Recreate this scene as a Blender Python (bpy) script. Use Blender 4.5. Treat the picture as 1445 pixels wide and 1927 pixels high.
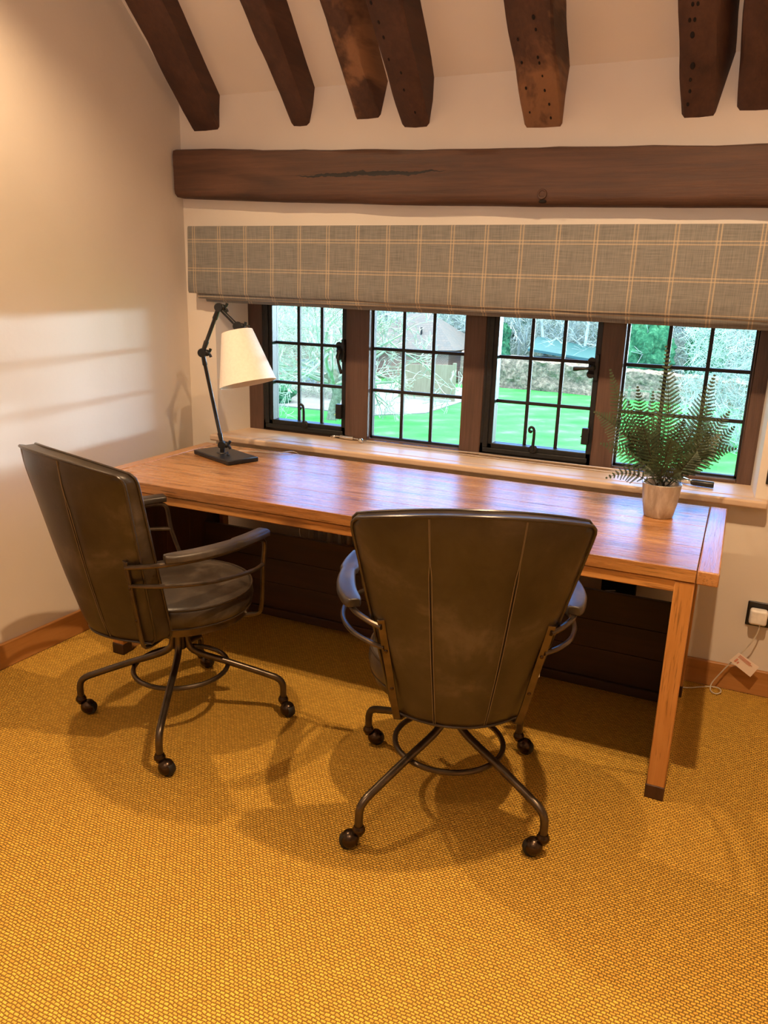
import bpy, bmesh, math, random
from mathutils import Vector, Matrix, noise
random.seed(7)
PI = math.pi
for o in list(bpy.data.objects): bpy.data.objects.remove(o)
S = bpy.context.scene
COL = S.collection

# ------------------------------------------------------------------ camera
cam_d = bpy.data.cameras.new('camera'); cam = bpy.data.objects.new('camera', cam_d); COL.objects.link(cam)
cp, cr, cy_ = math.radians(16.21), math.radians(1.637), math.radians(24.043)
fwd = Vector((-math.sin(cy_)*math.cos(cp), math.cos(cy_)*math.cos(cp), -math.sin(cp)))
rt = Vector((math.cos(cy_), math.sin(cy_), 0)); upv = rt.cross(fwd)
Rr = math.cos(cr)*rt + math.sin(cr)*upv; Uu = -math.sin(cr)*rt + math.cos(cr)*upv
M = Matrix((Rr, Uu, -fwd)).transposed().to_4x4(); M.translation = Vector((2.4614, -3.1318, 1.5075))
cam.matrix_world = M
cam_d.sensor_fit = 'VERTICAL'; cam_d.sensor_height = 24.0; cam_d.lens = 1466.4/1927*24.0
cam_d.clip_start = 0.05; cam_d.clip_end = 200
S.camera = cam
# ------------------------------------------------------------------ colour management
S.view_settings.view_transform = 'Standard'; S.view_settings.look = 'None'
S.view_settings.gamma = 1.0; S.view_settings.use_curve_mapping = False
S.view_settings.exposure = 0.88
# ------------------------------------------------------------------ sky
SKY_STRENGTH = 4.6
w = bpy.data.worlds.new('sky'); S.world = w; w.use_nodes = True
nt = w.node_tree; nt.nodes.clear()
wo = nt.nodes.new('ShaderNodeOutputWorld'); bg = nt.nodes.new('ShaderNodeBackground')
tc = nt.nodes.new('ShaderNodeTexCoord'); sx = nt.nodes.new('ShaderNodeSeparateXYZ'); rp = nt.nodes.new('ShaderNodeValToRGB')
nt.links.new(tc.outputs['Generated'], sx.inputs[0]); nt.links.new(sx.outputs['Z'], rp.inputs[0])
for _ in range(4): rp.color_ramp.elements.new(0.5)
for el, (p_, c_) in zip(rp.color_ramp.elements, ((0.0, (0.62, 0.84, 0.90)), (0.10, (0.55, 0.82, 1.05)), (0.17, (0.03, 0.24, 0.80)), (0.38, (0.05, 0.26, 0.85)), (0.56, (0.75, 0.98, 1.25)), (0.80, (1.2, 1.35, 1.35)))):
    el.position = p_; el.color = (*c_, 1)
def wm(op, a, b=None, c=None):
    t = nt.nodes.new('ShaderNodeMath'); t.operation = op; t.use_clamp = False
    for i, x in enumerate((a, b, c)):
        if x is None: continue
        if isinstance(x, (int, float)): t.inputs[i].default_value = x
        else: nt.links.new(x, t.inputs[i])
    return t.outputs[0]
def wband(v, c, h, s):   # 1 inside c-h..c+h with soft edge s
    t = nt.nodes.new('ShaderNodeMapRange'); t.interpolation_type = 'SMOOTHSTEP'
    nt.links.new(wm('ABSOLUTE', wm('SUBTRACT', v, c)), t.inputs[0])
    t.inputs[1].default_value = h; t.inputs[2].default_value = h+s; t.inputs[3].default_value = 1.0; t.inputs[4].default_value = 0.0
    return t.outputs[0]
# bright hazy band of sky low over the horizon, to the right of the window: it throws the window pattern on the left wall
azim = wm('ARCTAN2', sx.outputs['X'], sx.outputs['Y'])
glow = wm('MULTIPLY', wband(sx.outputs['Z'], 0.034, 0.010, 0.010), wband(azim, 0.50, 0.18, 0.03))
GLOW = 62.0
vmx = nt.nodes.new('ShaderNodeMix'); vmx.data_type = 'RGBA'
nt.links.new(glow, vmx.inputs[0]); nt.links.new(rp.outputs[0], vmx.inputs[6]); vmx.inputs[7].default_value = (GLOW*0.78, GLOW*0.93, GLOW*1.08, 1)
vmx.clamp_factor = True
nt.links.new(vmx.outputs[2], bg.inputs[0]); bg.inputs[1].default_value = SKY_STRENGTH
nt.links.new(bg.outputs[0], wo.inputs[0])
def lamp(kind, name, loc, col, energy, **kw):
    d = bpy.data.lights.new(name, kind); d.color = col; d.energy = energy
    for k, v in kw.items(): setattr(d, k, v)
    o = bpy.data.objects.new(name, d); o.location = loc; COL.objects.link(o); return o
# ------------------------------------------------------------------ ceiling downlights
WARM = (1.0, 0.66, 0.37)
def spot(x, y, e, tx=0, ty=0, size=130, blend=0.6):
    o = lamp('SPOT', 'ceiling_spot', (x, y, 2.97), WARM, e, spot_size=math.radians(size), spot_blend=blend, shadow_soft_size=0.025)
    o.rotation_euler = Vector((tx, ty, -1)).to_track_quat('-Z', 'Y').to_euler()
spot(2.42, -1.60, 128)
spot(0.35, -1.48, 84, tx=0.2, ty=0.05, size=118)
spot(3.20, -3.30, 205, size=78, blend=0.9)
spot(1.15, -3.45, 150, size=78, blend=0.9)
spot(2.30, -3.05, 140, size=76, blend=0.9)

up_ = lamp('SPOT', 'ceiling_fill_spot', (1.9, -4.3, 1.75), (1.0, 0.74, 0.60), 95, spot_size=math.radians(165), spot_blend=0.5, shadow_soft_size=0.15)  # added fill light behind the camera, unseen; brightens ceiling and upper wall
up_.rotation_euler = Vector((0.05, 0.45, 1)).to_track_quat('-Z', 'Y').to_euler()

# ================================================================== helpers
def tag(o, label=None, cat=None, group=None, kind=None):
    if label: o['label'] = label
    if cat: o['category'] = cat
    if group: o['group'] = group
    if kind: o['kind'] = kind
    return o
def thing(name, label, cat, loc=(0, 0, 0), rz=0.0, group=None, kind=None):
    o = bpy.data.objects.new(name, None); o.empty_display_size = 0.05; COL.objects.link(o)
    o.location = loc; o.rotation_euler = (0, 0, rz)
    return tag(o, label, cat, group, kind)
def mat_of(o):
    m = Matrix.Translation(o.location) @ o.rotation_euler.to_matrix().to_4x4()
    return mat_of(o.parent) @ m if o.parent else m
class MB:
    def __init__(s): s.v = []; s.f = []; s.mi = []
    def add(s, vs, fs, m=0):
        n = len(s.v); s.v += [Vector(p) for p in vs]; s.f += [tuple(i+n for i in f) for f in fs]; s.mi += [m]*len(fs); return s
    def box(s, x0, x1, y0, y1, z0, z1, m=0):
        return s.add([(x, y, z) for z in (z0, z1) for y in (y0, y1) for x in (x0, x1)],
            [(0, 2, 3, 1), (4, 5, 7, 6), (0, 1, 5, 4), (2, 6, 7, 3), (0, 4, 6, 2), (1, 3, 7, 5)], m)
    def hexa(s, p, m=0):  # 8 points, same order as box
        return s.add(p, [(0, 2, 3, 1), (4, 5, 7, 6), (0, 1, 5, 4), (2, 6, 7, 3), (0, 4, 6, 2), (1, 3, 7, 5)], m)
    def obox(s, c, hx, hy, hz, R=None, m=0):
        R = R or Matrix.Identity(3); c = Vector(c)
        return s.hexa([c + R @ Vector((x, y, z)) for z in (-hz, hz) for y in (-hy, hy) for x in (-hx, hx)], m)
    def tube(s, pts, r, seg=10, m=0, closed=False, cap=True):
        pts = [Vector(p) for p in pts]; n = len(pts)
        rs = r if isinstance(r, (list, tuple)) else [r]*n
        prev = None; rings = []
        for i in range(n):
            if closed: t = pts[(i+1) % n]-pts[i-1]
            else: t = pts[min(i+1, n-1)]-pts[max(i-1, 0)]
            if t.length < 1e-9: t = Vector((0, 0, 1))
            t.normalize()
            if prev is None:
                a = Vector((0, 0, 1)) if abs(t.z) < 0.9 else Vector((1, 0, 0)); u = t.cross(a).normalized()
            else:
                u = prev - t*prev.dot(t); u.normalize()
            prev = u; v = t.cross(u)
            rings.append([pts[i] + (u*math.cos(2*PI*k/seg) + v*math.sin(2*PI*k/seg))*rs[i] for k in range(seg)])
        vs = [p for q in rings for p in q]; fs = []
        for i in range(n if closed else n-1):
            j = (i+1) % n
            for k in range(seg):
                l = (k+1) % seg; fs.append((i*seg+k, i*seg+l, j*seg+l, j*seg+k))
        if cap and not closed:
            fs.append(tuple(range(seg))[::-1]); fs.append(tuple((n-1)*seg+k for k in range(seg)))
        return s.add(vs, fs, m)
    def lathe(s, prof, c=(0, 0, 0), seg=32, R=None, m=0, close=True):
        R = R or Matrix.Identity(3); c = Vector(c)
        vs = []; fs = []; n = len(prof)
        for (r, z) in prof:
            for k in range(seg):
                a = 2*PI*k/seg; vs.append(c + R @ Vector((r*math.cos(a), r*math.sin(a), z)))
        for i in range(n-1):
            for k in range(seg):
                l = (k+1) % seg; fs.append((i*seg+k, i*seg+l, (i+1)*seg+l, (i+1)*seg+k))
        if close:
            if prof[0][0] > 1e-6: fs.append(tuple(range(seg))[::-1])
            if prof[-1][0] > 1e-6: fs.append(tuple((n-1)*seg+k for k in range(seg)))
        return s.add(vs, fs, m)
    def sphere(s, c, r, seg=20, rings=12, R=None, m=0, sc=(1, 1, 1)):
        R = R or Matrix.Identity(3)
        prof = [(r*math.sin(PI*i/rings), -r*math.cos(PI*i/rings)) for i in range(rings+1)]
        n0 = len(s.v); s.lathe(prof, (0, 0, 0), seg, None, m, close=False)
        for i in range(n0, len(s.v)):
            p = s.v[i]; s.v[i] = Vector(c) + R @ Vector((p.x*sc[0], p.y*sc[1], p.z*sc[2]))
        return s
    def build(s, name, mats, parent=None, world=False, smooth=False, bevel=0, bseg=2, ang=35):
        me = bpy.data.meshes.new(name)
        vs = s.v
        if world and parent is not None:
            inv = mat_of(parent).inverted(); vs = [inv @ p for p in vs]
        me.from_pydata([tuple(p) for p in vs], [], s.f)
        mats = mats if isinstance(mats, (list, tuple)) else [mats]
        for m in mats: me.materials.append(m)
        if len(mats) > 1: me.polygons.foreach_set('material_index', s.mi)
        bm = bmesh.new(); bm.from_mesh(me); bmesh.ops.remove_doubles(bm, verts=bm.verts, dist=1e-6)
        bmesh.ops.recalc_face_normals(bm, faces=bm.faces); bm.to_mesh(me); bm.free()
        if smooth or bevel:
            me.shade_smooth(); me.set_sharp_from_angle(angle=math.radians(ang))
        me.update()
        o = bpy.data.objects.new(name, me); COL.objects.link(o)
        if parent is not None: o.parent = parent
        if bevel:
            b = o.modifiers.new('bevel', 'BEVEL'); b.width = bevel; b.segments = bseg; b.limit_method = 'ANGLE'; b.angle_limit = math.radians(40)
        return o
def cat_rom(pts, n=6, closed=False):
    P = [Vector(p) for p in pts]; out = []; L = len(P)
    rng = range(L) if closed else range(L-1)
    for i in rng:
        if closed: a, b, c, d = P[i-1], P[i], P[(i+1) % L], P[(i+2) % L]
        else: a, b, c, d = P[max(i-1, 0)], P[i], P[i+1], P[min(i+2, L-1)]
        for k in range(n):
            t = k/n
            out.append(0.5*((2*b)+(c-a)*t+(2*a-5*b+4*c-d)*t*t+(3*b-a-3*c+d)*t**3))
    if not closed: out.append(P[-1])
    return out

# ================================================================== materials
def new_mat(name):
    m = bpy.data.materials.new(name); m.use_nodes = True; n = m.node_tree
    b = n.nodes['Principled BSDF']; return m, n, b
def ramp(n, pos_cols, fac):
    r = n.nodes.new('ShaderNodeValToRGB'); e = r.color_ramp.elements
    while len(e) < len(pos_cols): e.new(0.5)
    for el, (p, c) in zip(e, pos_cols): el.position = p; el.color = (*c, 1)
    n.links.new(fac, r.inputs[0]); return r.outputs[0]
def coords(n, scale=(1, 1, 1), kind='Object', rot=(0, 0, 0)):
    t = n.nodes.new('ShaderNodeTexCoord'); mp = n.nodes.new('ShaderNodeMapping')
    mp.inputs['Scale'].default_value = scale; mp.inputs['Rotation'].default_value = rot
    n.links.new(t.outputs[kind], mp.inputs[0]); return mp.outputs[0]
def nz(n, vec, scale, detail=5, rough=0.55, dist=0.0):
    t = n.nodes.new('ShaderNodeTexNoise'); t.inputs['Scale'].default_value = scale; t.inputs['Detail'].default_value = detail
    t.inputs['Roughness'].default_value = rough; t.inputs['Distortion'].default_value = dist
    n.links.new(vec, t.inputs['Vector']); return t.outputs['Fac']
def mth(n, op, a, b=None, c=None, clamp=False):
    t = n.nodes.new('ShaderNodeMath'); t.operation = op; t.use_clamp = clamp
    for i, x in enumerate((a, b, c)):
        if x is None: continue
        if isinstance(x, (int, float)): t.inputs[i].default_value = x
        else: n.links.new(x, t.inputs[i])
    return t.outputs[0]
def mix(n, fac, a, b, mode='MIX'):
    t = n.nodes.new('ShaderNodeMix'); t.data_type = 'RGBA'; t.blend_type = mode
    for i, x in ((0, fac), (6, a), (7, b)):
        if isinstance(x, (int, float)): t.inputs[i].default_value = x
        elif isinstance(x, tuple): t.inputs[i].default_value = (*x, 1)
        else: n.links.new(x, t.inputs[i])
    return t.outputs[2]
def bump(n, b, h, strength=0.3, dist=0.01, chain=None):
    t = n.nodes.new('ShaderNodeBump'); t.inputs['Strength'].default_value = strength; t.inputs['Distance'].default_value = dist
    n.links.new(h, t.inputs['Height'])
    if chain is not None: n.links.new(chain, t.inputs['Normal'])
    n.links.new(t.outputs[0], b.inputs['Normal']); return t.outputs[0]
def plain(name, col, rough=0.5, metal=0.0, var=0.12, scale=30, bmp=0.0, spec=None):
    m, n, b = new_mat(name); v = coords(n)
    f = nz(n, v, scale, 4); d = tuple(c*(1-var) for c in col); l = tuple(min(1, c*(1+var)) for c in col)
    n.links.new(ramp(n, [(0.3, d), (0.7, l)], f), b.inputs['Base Color'])
    b.inputs['Roughness'].default_value = rough; b.inputs['Metallic'].default_value = metal
    if spec is not None: b.inputs['Specular IOR Level'].default_value = spec
    if bmp: bump(n, b, nz(n, v, scale*3, 4), bmp, 0.003)
    return m
def wood(name, dark, mid, light, axis='X', fine=90, rough=(0.35, 0.6), bmp=0.25, coat=0.0, ior=1.5, patches=None, knots=True, streaks=0):
    m, n, b = new_mat(name)
    k = {'X': (0.045, 1, 1), 'Y': (1, 0.045, 1), 'Z': (1, 1, 0.045)}[axis]
    k2 = {'X': (0.15, 1, 1), 'Y': (1, 0.15, 1), 'Z': (1, 1, 0.15)}[axis]
    v = coords(n, k); v2 = coords(n, k2); v0 = coords(n)
    g = nz(n, v, fine, 6, 0.65, 0.4); g2 = nz(n, v2, 7, 4, 0.5, 1.2); big = nz(n, v0, 2.2, 3)
    s = mth(n, 'ADD', mth(n, 'MULTIPLY', g, 0.45), mth(n, 'MULTIPLY', g2, 0.55))
    c = ramp(n, [(0.30, dark), (0.48, mid), (0.68, light)], s)
    c = mix(n, mth(n, 'MULTIPLY', big, 0.35), c, tuple(x*0.75 for x in mid), 'MIX')
    if patches:
        pf = nz(n, v2, 4.0, 5, 0.6, 0.25)
        pm = ramp(n, [(0.48, (0, 0, 0)), (0.56, (1, 1, 1))], pf)
        c = mix(n, pm, c, mix(n, g, tuple(x*0.7 for x in patches), patches))
    if streaks:
        sf_ = nz(n, v, fine*2.6, 3, 0.7, 0.2); sm_ = ramp(n, [(0.56, (0, 0, 0)), (0.66, (1, 1, 1))], sf_)
        c = mix(n, mth(n, 'MULTIPLY', sm_, streaks), c, tuple(x*0.45 for x in dark))
    if knots:
        vo = n.nodes.new('ShaderNodeTexVoronoi'); vo.inputs['Scale'].default_value = 3.0
        kk = {'X': (0.45, 1.3, 1.3), 'Y': (1.3, 0.45, 1.3), 'Z': (1.3, 1.3, 0.45)}[axis]
        n.links.new(coords(n, kk), vo.inputs['Vector'])
        km = ramp(n, [(0.03, (1, 1, 1)), (0.11, (0, 0, 0))], vo.outputs['Distance'])
        c = mix(n, mth(n, 'MULTIPLY', km, 0.75), c, tuple(x*0.35 for x in dark))
    n.links.new(c, b.inputs['Base Color'])
    r = n.nodes.new('ShaderNodeMapRange'); r.inputs[3].default_value = rough[0]; r.inputs[4].default_value = rough[1]
    n.links.new(g, r.inputs[0]); n.links.new(r.outputs[0], b.inputs['Roughness'])
    b.inputs['IOR'].default_value = ior; b.inputs['Coat Weight'].default_value = coat; b.inputs['Coat Roughness'].default_value = 0.28
    bump(n, b, g, bmp, 0.004)
    return m, n, b
PLASTER, pn, pb = new_mat('cream_plaster')
_v = coords(pn); pn.links.new(ramp(pn, [(0.3, (0.65, 0.60, 0.535)), (0.7, (0.71, 0.66, 0.595))], nz(pn, _v, 1.5, 3)), pb.inputs['Base Color'])
pb.inputs['Roughness'].default_value = 0.75; bump(pn, pb, nz(pn, _v, 14, 5), 0.12, 0.01)
REVEAL = PLASTER
OLD_OAK = wood('old_dark_oak', (0.028, 0.012, 0.008), (0.07, 0.031, 0.018), (0.12, 0.056, 0.034), 'X', 60, (0.55, 0.8), 0.5)[0]
RAFT = wood('old_rafter_oak', (0.022, 0.009, 0.006), (0.058, 0.024, 0.015), (0.10, 0.045, 0.028), 'Y', 60, (0.55, 0.8), 0.5)[0]
RAFTP = wood('old_rafter_oak_worn', (0.024, 0.010, 0.006), (0.065, 0.028, 0.017), (0.11, 0.052, 0.031), 'Y', 60, (0.55, 0.8), 0.5, patches=(0.27, 0.135, 0.065))[0]
WIN_OAK = wood('window_oak', (0.035, 0.018, 0.012), (0.085, 0.044, 0.030), (0.14, 0.078, 0.055), 'Z', 120, (0.5, 0.7), 0.5, knots=False)[0]
SILL_OAK = wood('sill_oak', (0.44, 0.30, 0.20), (0.57, 0.42, 0.30), (0.67, 0.53, 0.41), 'X', 60, (0.3, 0.5), 0.15, knots=False)[0]  # oak lightened to stand in for daylight whitening the sill top
SKIRT = wood('skirting_oak', (0.26, 0.11, 0.028), (0.40, 0.18, 0.05), (0.50, 0.24, 0.08), 'X', 40, (0.35, 0.5), 0.1, knots=False)[0]
DESKX = wood('pine_desk_along_x', (0.13, 0.05, 0.014), (0.40, 0.18, 0.055), (0.60, 0.31, 0.12), 'X', 55, (0.18, 0.36), 0.5, coat=0.15, ior=1.7, streaks=0.75)[0]
DESKY = wood('pine_desk_along_y', (0.20, 0.08, 0.022), (0.42, 0.19, 0.065), (0.56, 0.29, 0.12), 'Y', 80, (0.2, 0.4), 0.45, coat=0.2, ior=1.7, streaks=0.6)[0]
DESKZ = wood('pine_desk_upright', (0.26, 0.11, 0.026), (0.52, 0.24, 0.065), (0.66, 0.33, 0.105), 'Z', 60, (0.35, 0.55), 0.3, streaks=0.6)[0]
DESKA = wood('pine_desk_apron', (0.30, 0.12, 0.03), (0.58, 0.28, 0.08), (0.72, 0.39, 0.14), 'X', 60, (0.35, 0.55), 0.3, streaks=0.6)[0]
DESKIN = wood('shaded_pine_inside', (0.015, 0.006, 0.003), (0.045, 0.018, 0.008), (0.085, 0.034, 0.014), 'Z', 40, (0.4, 0.6), 0.25)[0]  # pine darkened in colour for shade under the desk; also dark foot caps
DESKINX = wood('shaded_pine_back', (0.012, 0.005, 0.003), (0.03, 0.011, 0.005), (0.055, 0.021, 0.009), 'X', 40, (0.5, 0.7), 0.25)[0]  # under-desk shade put into the colour of back panel and rail
FENCEW = wood('pale_fence_wood', (0.16, 0.13, 0.08), (0.22, 0.19, 0.12), (0.27, 0.24, 0.16), 'Z', 20, (0.7, 0.9), 0.1, knots=False)[0]
IRON = plain('black_iron', (0.010, 0.011, 0.012), 0.45, 0.0, 0.3, 60, 0.2, spec=0.35)
LEAD = plain('dark_glazing_bar', (0.014, 0.013, 0.013), 0.55, 0.0, 0.2, 60, spec=0.3)
BLACK = plain('satin_black', (0.008, 0.008, 0.009), 0.35, 0.0, 0.2, 40)
METAL = plain('bronzed_steel', (0.105, 0.083, 0.062), 0.30, 0.85, 0.25, 25)
METALD = plain('dark_bronze', (0.060, 0.040, 0.026), 0.25, 0.85, 0.35, 30)
RUBBER = plain('black_rubber', (0.01, 0.009, 0.008), 0.6)
CHROME = plain('chrome', (0.75, 0.75, 0.75), 0.12, 1.0, 0.05)
WHITE = plain('white_plastic', (0.8, 0.78, 0.74), 0.35)
RADW = plain('radiator_enamel', (0.75, 0.72, 0.66), 0.35)
CORD = plain('clear_grey_cord', (0.55, 0.50, 0.42), 0.2)
PAPER = plain('tag_paper', (0.78, 0.66, 0.56), 0.7, 0, 0.05)
REDINK = plain('tag_red_print', (0.62, 0.25, 0.17), 0.7, 0, 0.05)
SHADE = plain('lamp_linen', (0.80, 0.76, 0.70), 0.85, 0, 0.04, 90, 0.1)
STITCH = plain('stitch_thread', (0.23, 0.185, 0.12), 0.8)
SOIL = plain('pot_moss', (0.05, 0.045, 0.02), 0.9, 0, 0.5, 60, 0.6)
LEAF, n_, b_ = new_mat('fern_leaf')
n_.links.new(ramp(n_, [(0.3, (0.018, 0.042, 0.018)), (0.7, (0.052, 0.086, 0.038))], nz(n_, coords(n_), 30, 3)), b_.inputs['Base Color'])
b_.inputs['Roughness'].default_value = 0.5
STEM = plain('fern_stem', (0.045, 0.035, 0.018), 0.6)
POT, n_, b_ = new_mat('silvered_ceramic')
_v = coords(n_, (1, 1, 0.25)); f_ = nz(n_, _v, 34, 6, 0.65, 0.6)
n_.links.new(ramp(n_, [(0.35, (0.42, 0.38, 0.34)), (0.55, (0.62, 0.60, 0.57)), (0.7, (0.74, 0.73, 0.71))], f_), b_.inputs['Base Color'])
b_.inputs['Metallic'].default_value = 0.55; b_.inputs['Roughness'].default_value = 0.38; bump(n_, b_, f_, 0.2, 0.003)
# leather
LEATHER, n_, b_ = new_mat('worn_grey_brown_leather')
_v = coords(n_); a_ = nz(n_, _v, 6, 6, 0.6, 0.3); c_ = nz(n_, _v, 220, 3)
n_.links.new(ramp(n_, [(0.34, (0.020, 0.014, 0.010)), (0.52, (0.040, 0.031, 0.022)), (0.66, (0.090, 0.073, 0.056))], a_), b_.inputs['Base Color'])
r_ = n_.nodes.new('ShaderNodeMapRange'); r_.inputs[3].default_value = 0.26; r_.inputs[4].default_value = 0.52
n_.links.new(a_, r_.inputs[0]); n_.links.new(r_.outputs[0], b_.inputs['Roughness']); bump(n_, b_, c_, 0.12, 0.002)
PIPING = plain('leather_piping', (0.036, 0.026, 0.018), 0.30, 0, 0.2)
# carpet weave
CARPET, n, b = new_mat('woven_sisal')
v = coords(n, (78, 78, 78), rot=(0, 0, 0.04)); 
wob = n.nodes.new('ShaderNodeTexNoise'); wob.inputs['Scale'].default_value = 0.5; wob.inputs['Detail'].default_value = 3; n.links.new(v, wob.inputs['Vector'])
vm = n.nodes.new('ShaderNodeVectorMath'); vm.operation = 'MULTIPLY_ADD'; n.links.new(wob.outputs['Color'], vm.inputs[0])
vm.inputs[1].default_value = (0.75, 0.75, 0); n.links.new(v, vm.inputs[2])
br = n.nodes.new('ShaderNodeTexBrick'); n.links.new(vm.outputs[0], br.inputs['Vector'])
br.inputs['Scale'].default_value = 1.0; br.inputs['Brick Width'].default_value = 1.0; br.inputs['Row Height'].default_value = 0.62
br.inputs['Mortar Size'].default_value = 0.13; br.inputs['Mortar Smooth'].default_value = 0.9; br.inputs['Bias'].default_value = 0.0
br.inputs['Color1'].default_value = (1.0, 0.57, 0.075, 1); br.inputs['Color2'].default_value = (0.70, 0.35, 0.040, 1); br.inputs['Mortar'].default_value = (0.22, 0.095, 0.014, 1)
fz = nz(n, coords(n), 420, 3); mz = nz(n, coords(n), 1.6, 4)
c = mix(n, fz, br.outputs['Color'], mix(n, 0.5, br.outputs['Color'], (1.0, 0.66, 0.13)))
c = mix(n, mth(n, 'MULTIPLY', mz, 0.30), c, (0.50, 0.29, 0.06))
n.links.new(c, b.inputs['Base Color']); b.inputs['Roughness'].default_value = 0.8; b.inputs['Specular IOR Level'].default_value = 0.2
h1 = mth(n, 'SUBTRACT', 1.0, br.outputs['Fac'])
bump(n, b, mth(n, 'ADD', h1, mth(n, 'MULTIPLY', fz, 0.5)), 1.0, 0.008)
# plaid blind
PLAID, n, b = new_mat('plaid_linen')
t = n.nodes.new('ShaderNodeTexCoord'); sp = n.nodes.new('ShaderNodeSeparateXYZ'); n.links.new(t.outputs['Object'], sp.inputs[0])
def band(coord, off, period, hw):
    m_ = mth(n, 'MODULO', mth(n, 'ADD', mth(n, 'SUBTRACT', coord, off), period*20.5), period)
    d = mth(n, 'ABSOLUTE', mth(n, 'SUBTRACT', m_, period*0.5))
    ring = mth(n, 'ABSOLUTE', mth(n, 'SUBTRACT', d, 0.0058))
    return mth(n, 'SUBTRACT', 1.0, mth(n, 'SMOOTH_MIN', mth(n, 'DIVIDE', ring, hw), 1.0, 0.4), clamp=True)
wx_ = nz(n, coords(n, (300, 1, 12)), 1.0, 2); wz_ = nz(n, coords(n, (12, 1, 300)), 1.0, 2)
fx = band(sp.outputs['X'], 0.109, 0.1388, 0.0034); fzz = band(sp.outputs['Z'], 1.679, 0.1245, 0.0030)
base = ramp(n, [(0.3, (0.125, 0.125, 0.12)), (0.7, (0.245, 0.24, 0.225))], mth(n, 'ADD', mth(n, 'MULTIPLY', wx_, 0.5), mth(n, 'MULTIPLY', wz_, 0.5)))
c = mix(n, mth(n, 'MULTIPLY', fx, 0.7), base, (0.50, 0.40, 0.27)); c = mix(n, mth(n, 'MULTIPLY', fzz, mth(n, 'ADD', 0.25, mth(n, 'MULTIPLY', wx_, 0.8))), c, (0.52, 0.42, 0.29))
n.links.new(c, b.inputs['Base Color']); b.inputs['Roughness'].default_value = 0.9; b.inputs['Specular IOR Level'].default_value = 0.1
bump(n, b, mth(n, 'ADD', wx_, wz_), 0.2, 0.002)
# glass
GLASS = bpy.data.materials.new('window_glass'); GLASS.use_nodes = True; n = GLASS.node_tree; n.nodes.clear()
o_ = n.nodes.new('ShaderNodeOutputMaterial'); mx = n.nodes.new('ShaderNodeMixShader'); tr = n.nodes.new('ShaderNodeBsdfTransparent'); gl = n.nodes.new('ShaderNodeBsdfGlossy')
tr.inputs[0].default_value = (0.93, 0.97, 0.96, 1); gl.inputs['Roughness'].default_value = 0.02
fr_ = n.nodes.new('ShaderNodeFresnel'); fr_.inputs[0].default_value = 1.3
n.links.new(fr_.outputs[0], mx.inputs[0]); n.links.new(tr.outputs[0], mx.inputs[1]); n.links.new(gl.outputs[0], mx.inputs[2]); n.links.new(mx.outputs[0], o_.inputs[0])
# outdoors
def speck(name, cols, scale, rough=0.9, bmp=0.5, bscale=None, vec=(1, 1, 1)):
    m, n, b = new_mat(name); v = coords(n, vec); f = nz(n, v, scale, 6, 0.7, 0.3)
    n.links.new(ramp(n, list(zip([0.32, 0.5, 0.68], cols)), f), b.inputs['Base Color']); b.inputs['Roughness'].default_value = rough
    b.inputs['Specular IOR Level'].default_value = 0.1
    if bmp: bump(n, b, nz(n, v, bscale or scale, 5), bmp, 0.1)
    return m
LAWN, n, b = new_mat('striped_lawn')
st = nz(n, coords(n, (1, 1, 1), rot=(0, 0, 0.5)), 0.9, 5, 0.6); wv = n.nodes.new('ShaderNodeTexWave'); wv.inputs['Scale'].default_value = 0.26; wv.inputs['Distortion'].default_value = 1.2
n.links.new(coords(n, rot=(0, 0, 0.95)), wv.inputs['Vector'])
s = mth(n, 'ADD', mth(n, 'MULTIPLY', st, 0.85), mth(n, 'MULTIPLY', wv.outputs['Fac'], 0.13))
n.links.new(ramp(n, [(0.25, (0.02, 0.16, 0.03)), (0.55, (0.05, 0.27, 0.06)), (0.85, (0.17, 0.38, 0.16))], s), b.inputs['Base Color']); b.inputs['Roughness'].default_value = 0.9
b.inputs['Specular IOR Level'].default_value = 0.1
BARK = speck('pale_bark', [(0.10, 0.10, 0.07), (0.17, 0.18, 0.12), (0.26, 0.27, 0.19)], 8)
TWIG = speck('pale_twigs', [(0.20, 0.23, 0.18), (0.31, 0.34, 0.26), (0.44, 0.46, 0.36)], 3, bmp=0)
TWIGW = speck('woodland_twigs', [(0.20, 0.23, 0.21), (0.36, 0.40, 0.36), (0.55, 0.58, 0.51)], 1.5, bmp=0)
BANK = speck('woodland_bank', [(0.02, 0.045, 0.035), (0.055, 0.095, 0.075), (0.15, 0.19, 0.15)], 3.5, bmp=0.8)
EVERG = speck('evergreen_leaves', [(0.012, 0.06, 0.03), (0.03, 0.13, 0.06), (0.09, 0.24, 0.12)], 5, bmp=1.0)
HEDGE = speck('beech_hedge', [(0.07, 0.07, 0.05), (0.22, 0.16, 0.12), (0.40, 0.30, 0.22)], 6, bmp=1.0)
PATIO = speck('patio_slabs', [(0.17, 0.165, 0.15), (0.21, 0.20, 0.18), (0.25, 0.24, 0.21)], 1.5, bmp=0)
TILES, n, b = new_mat('clay_roof_tiles')
bk = n.nodes.new('ShaderNodeTexBrick'); n.links.new(coords(n), bk.inputs['Vector']); bk.inputs['Scale'].default_value = 3.0
bk.inputs['Color1'].default_value = (0.14, 0.105, 0.09, 1); bk.inputs['Color2'].default_value = (0.10, 0.09, 0.085, 1); bk.inputs['Mortar'].default_value = (0.08, 0.07, 0.06, 1)
bk.inputs['Brick Width'].default_value = 0.55; bk.inputs['Row Height'].default_value = 0.35; n.links.new(bk.outputs['Color'], b.inputs['Base Color']); b.inputs['Roughness'].default_value = 0.85
BRICK, n, b = new_mat('red_brick')
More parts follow.
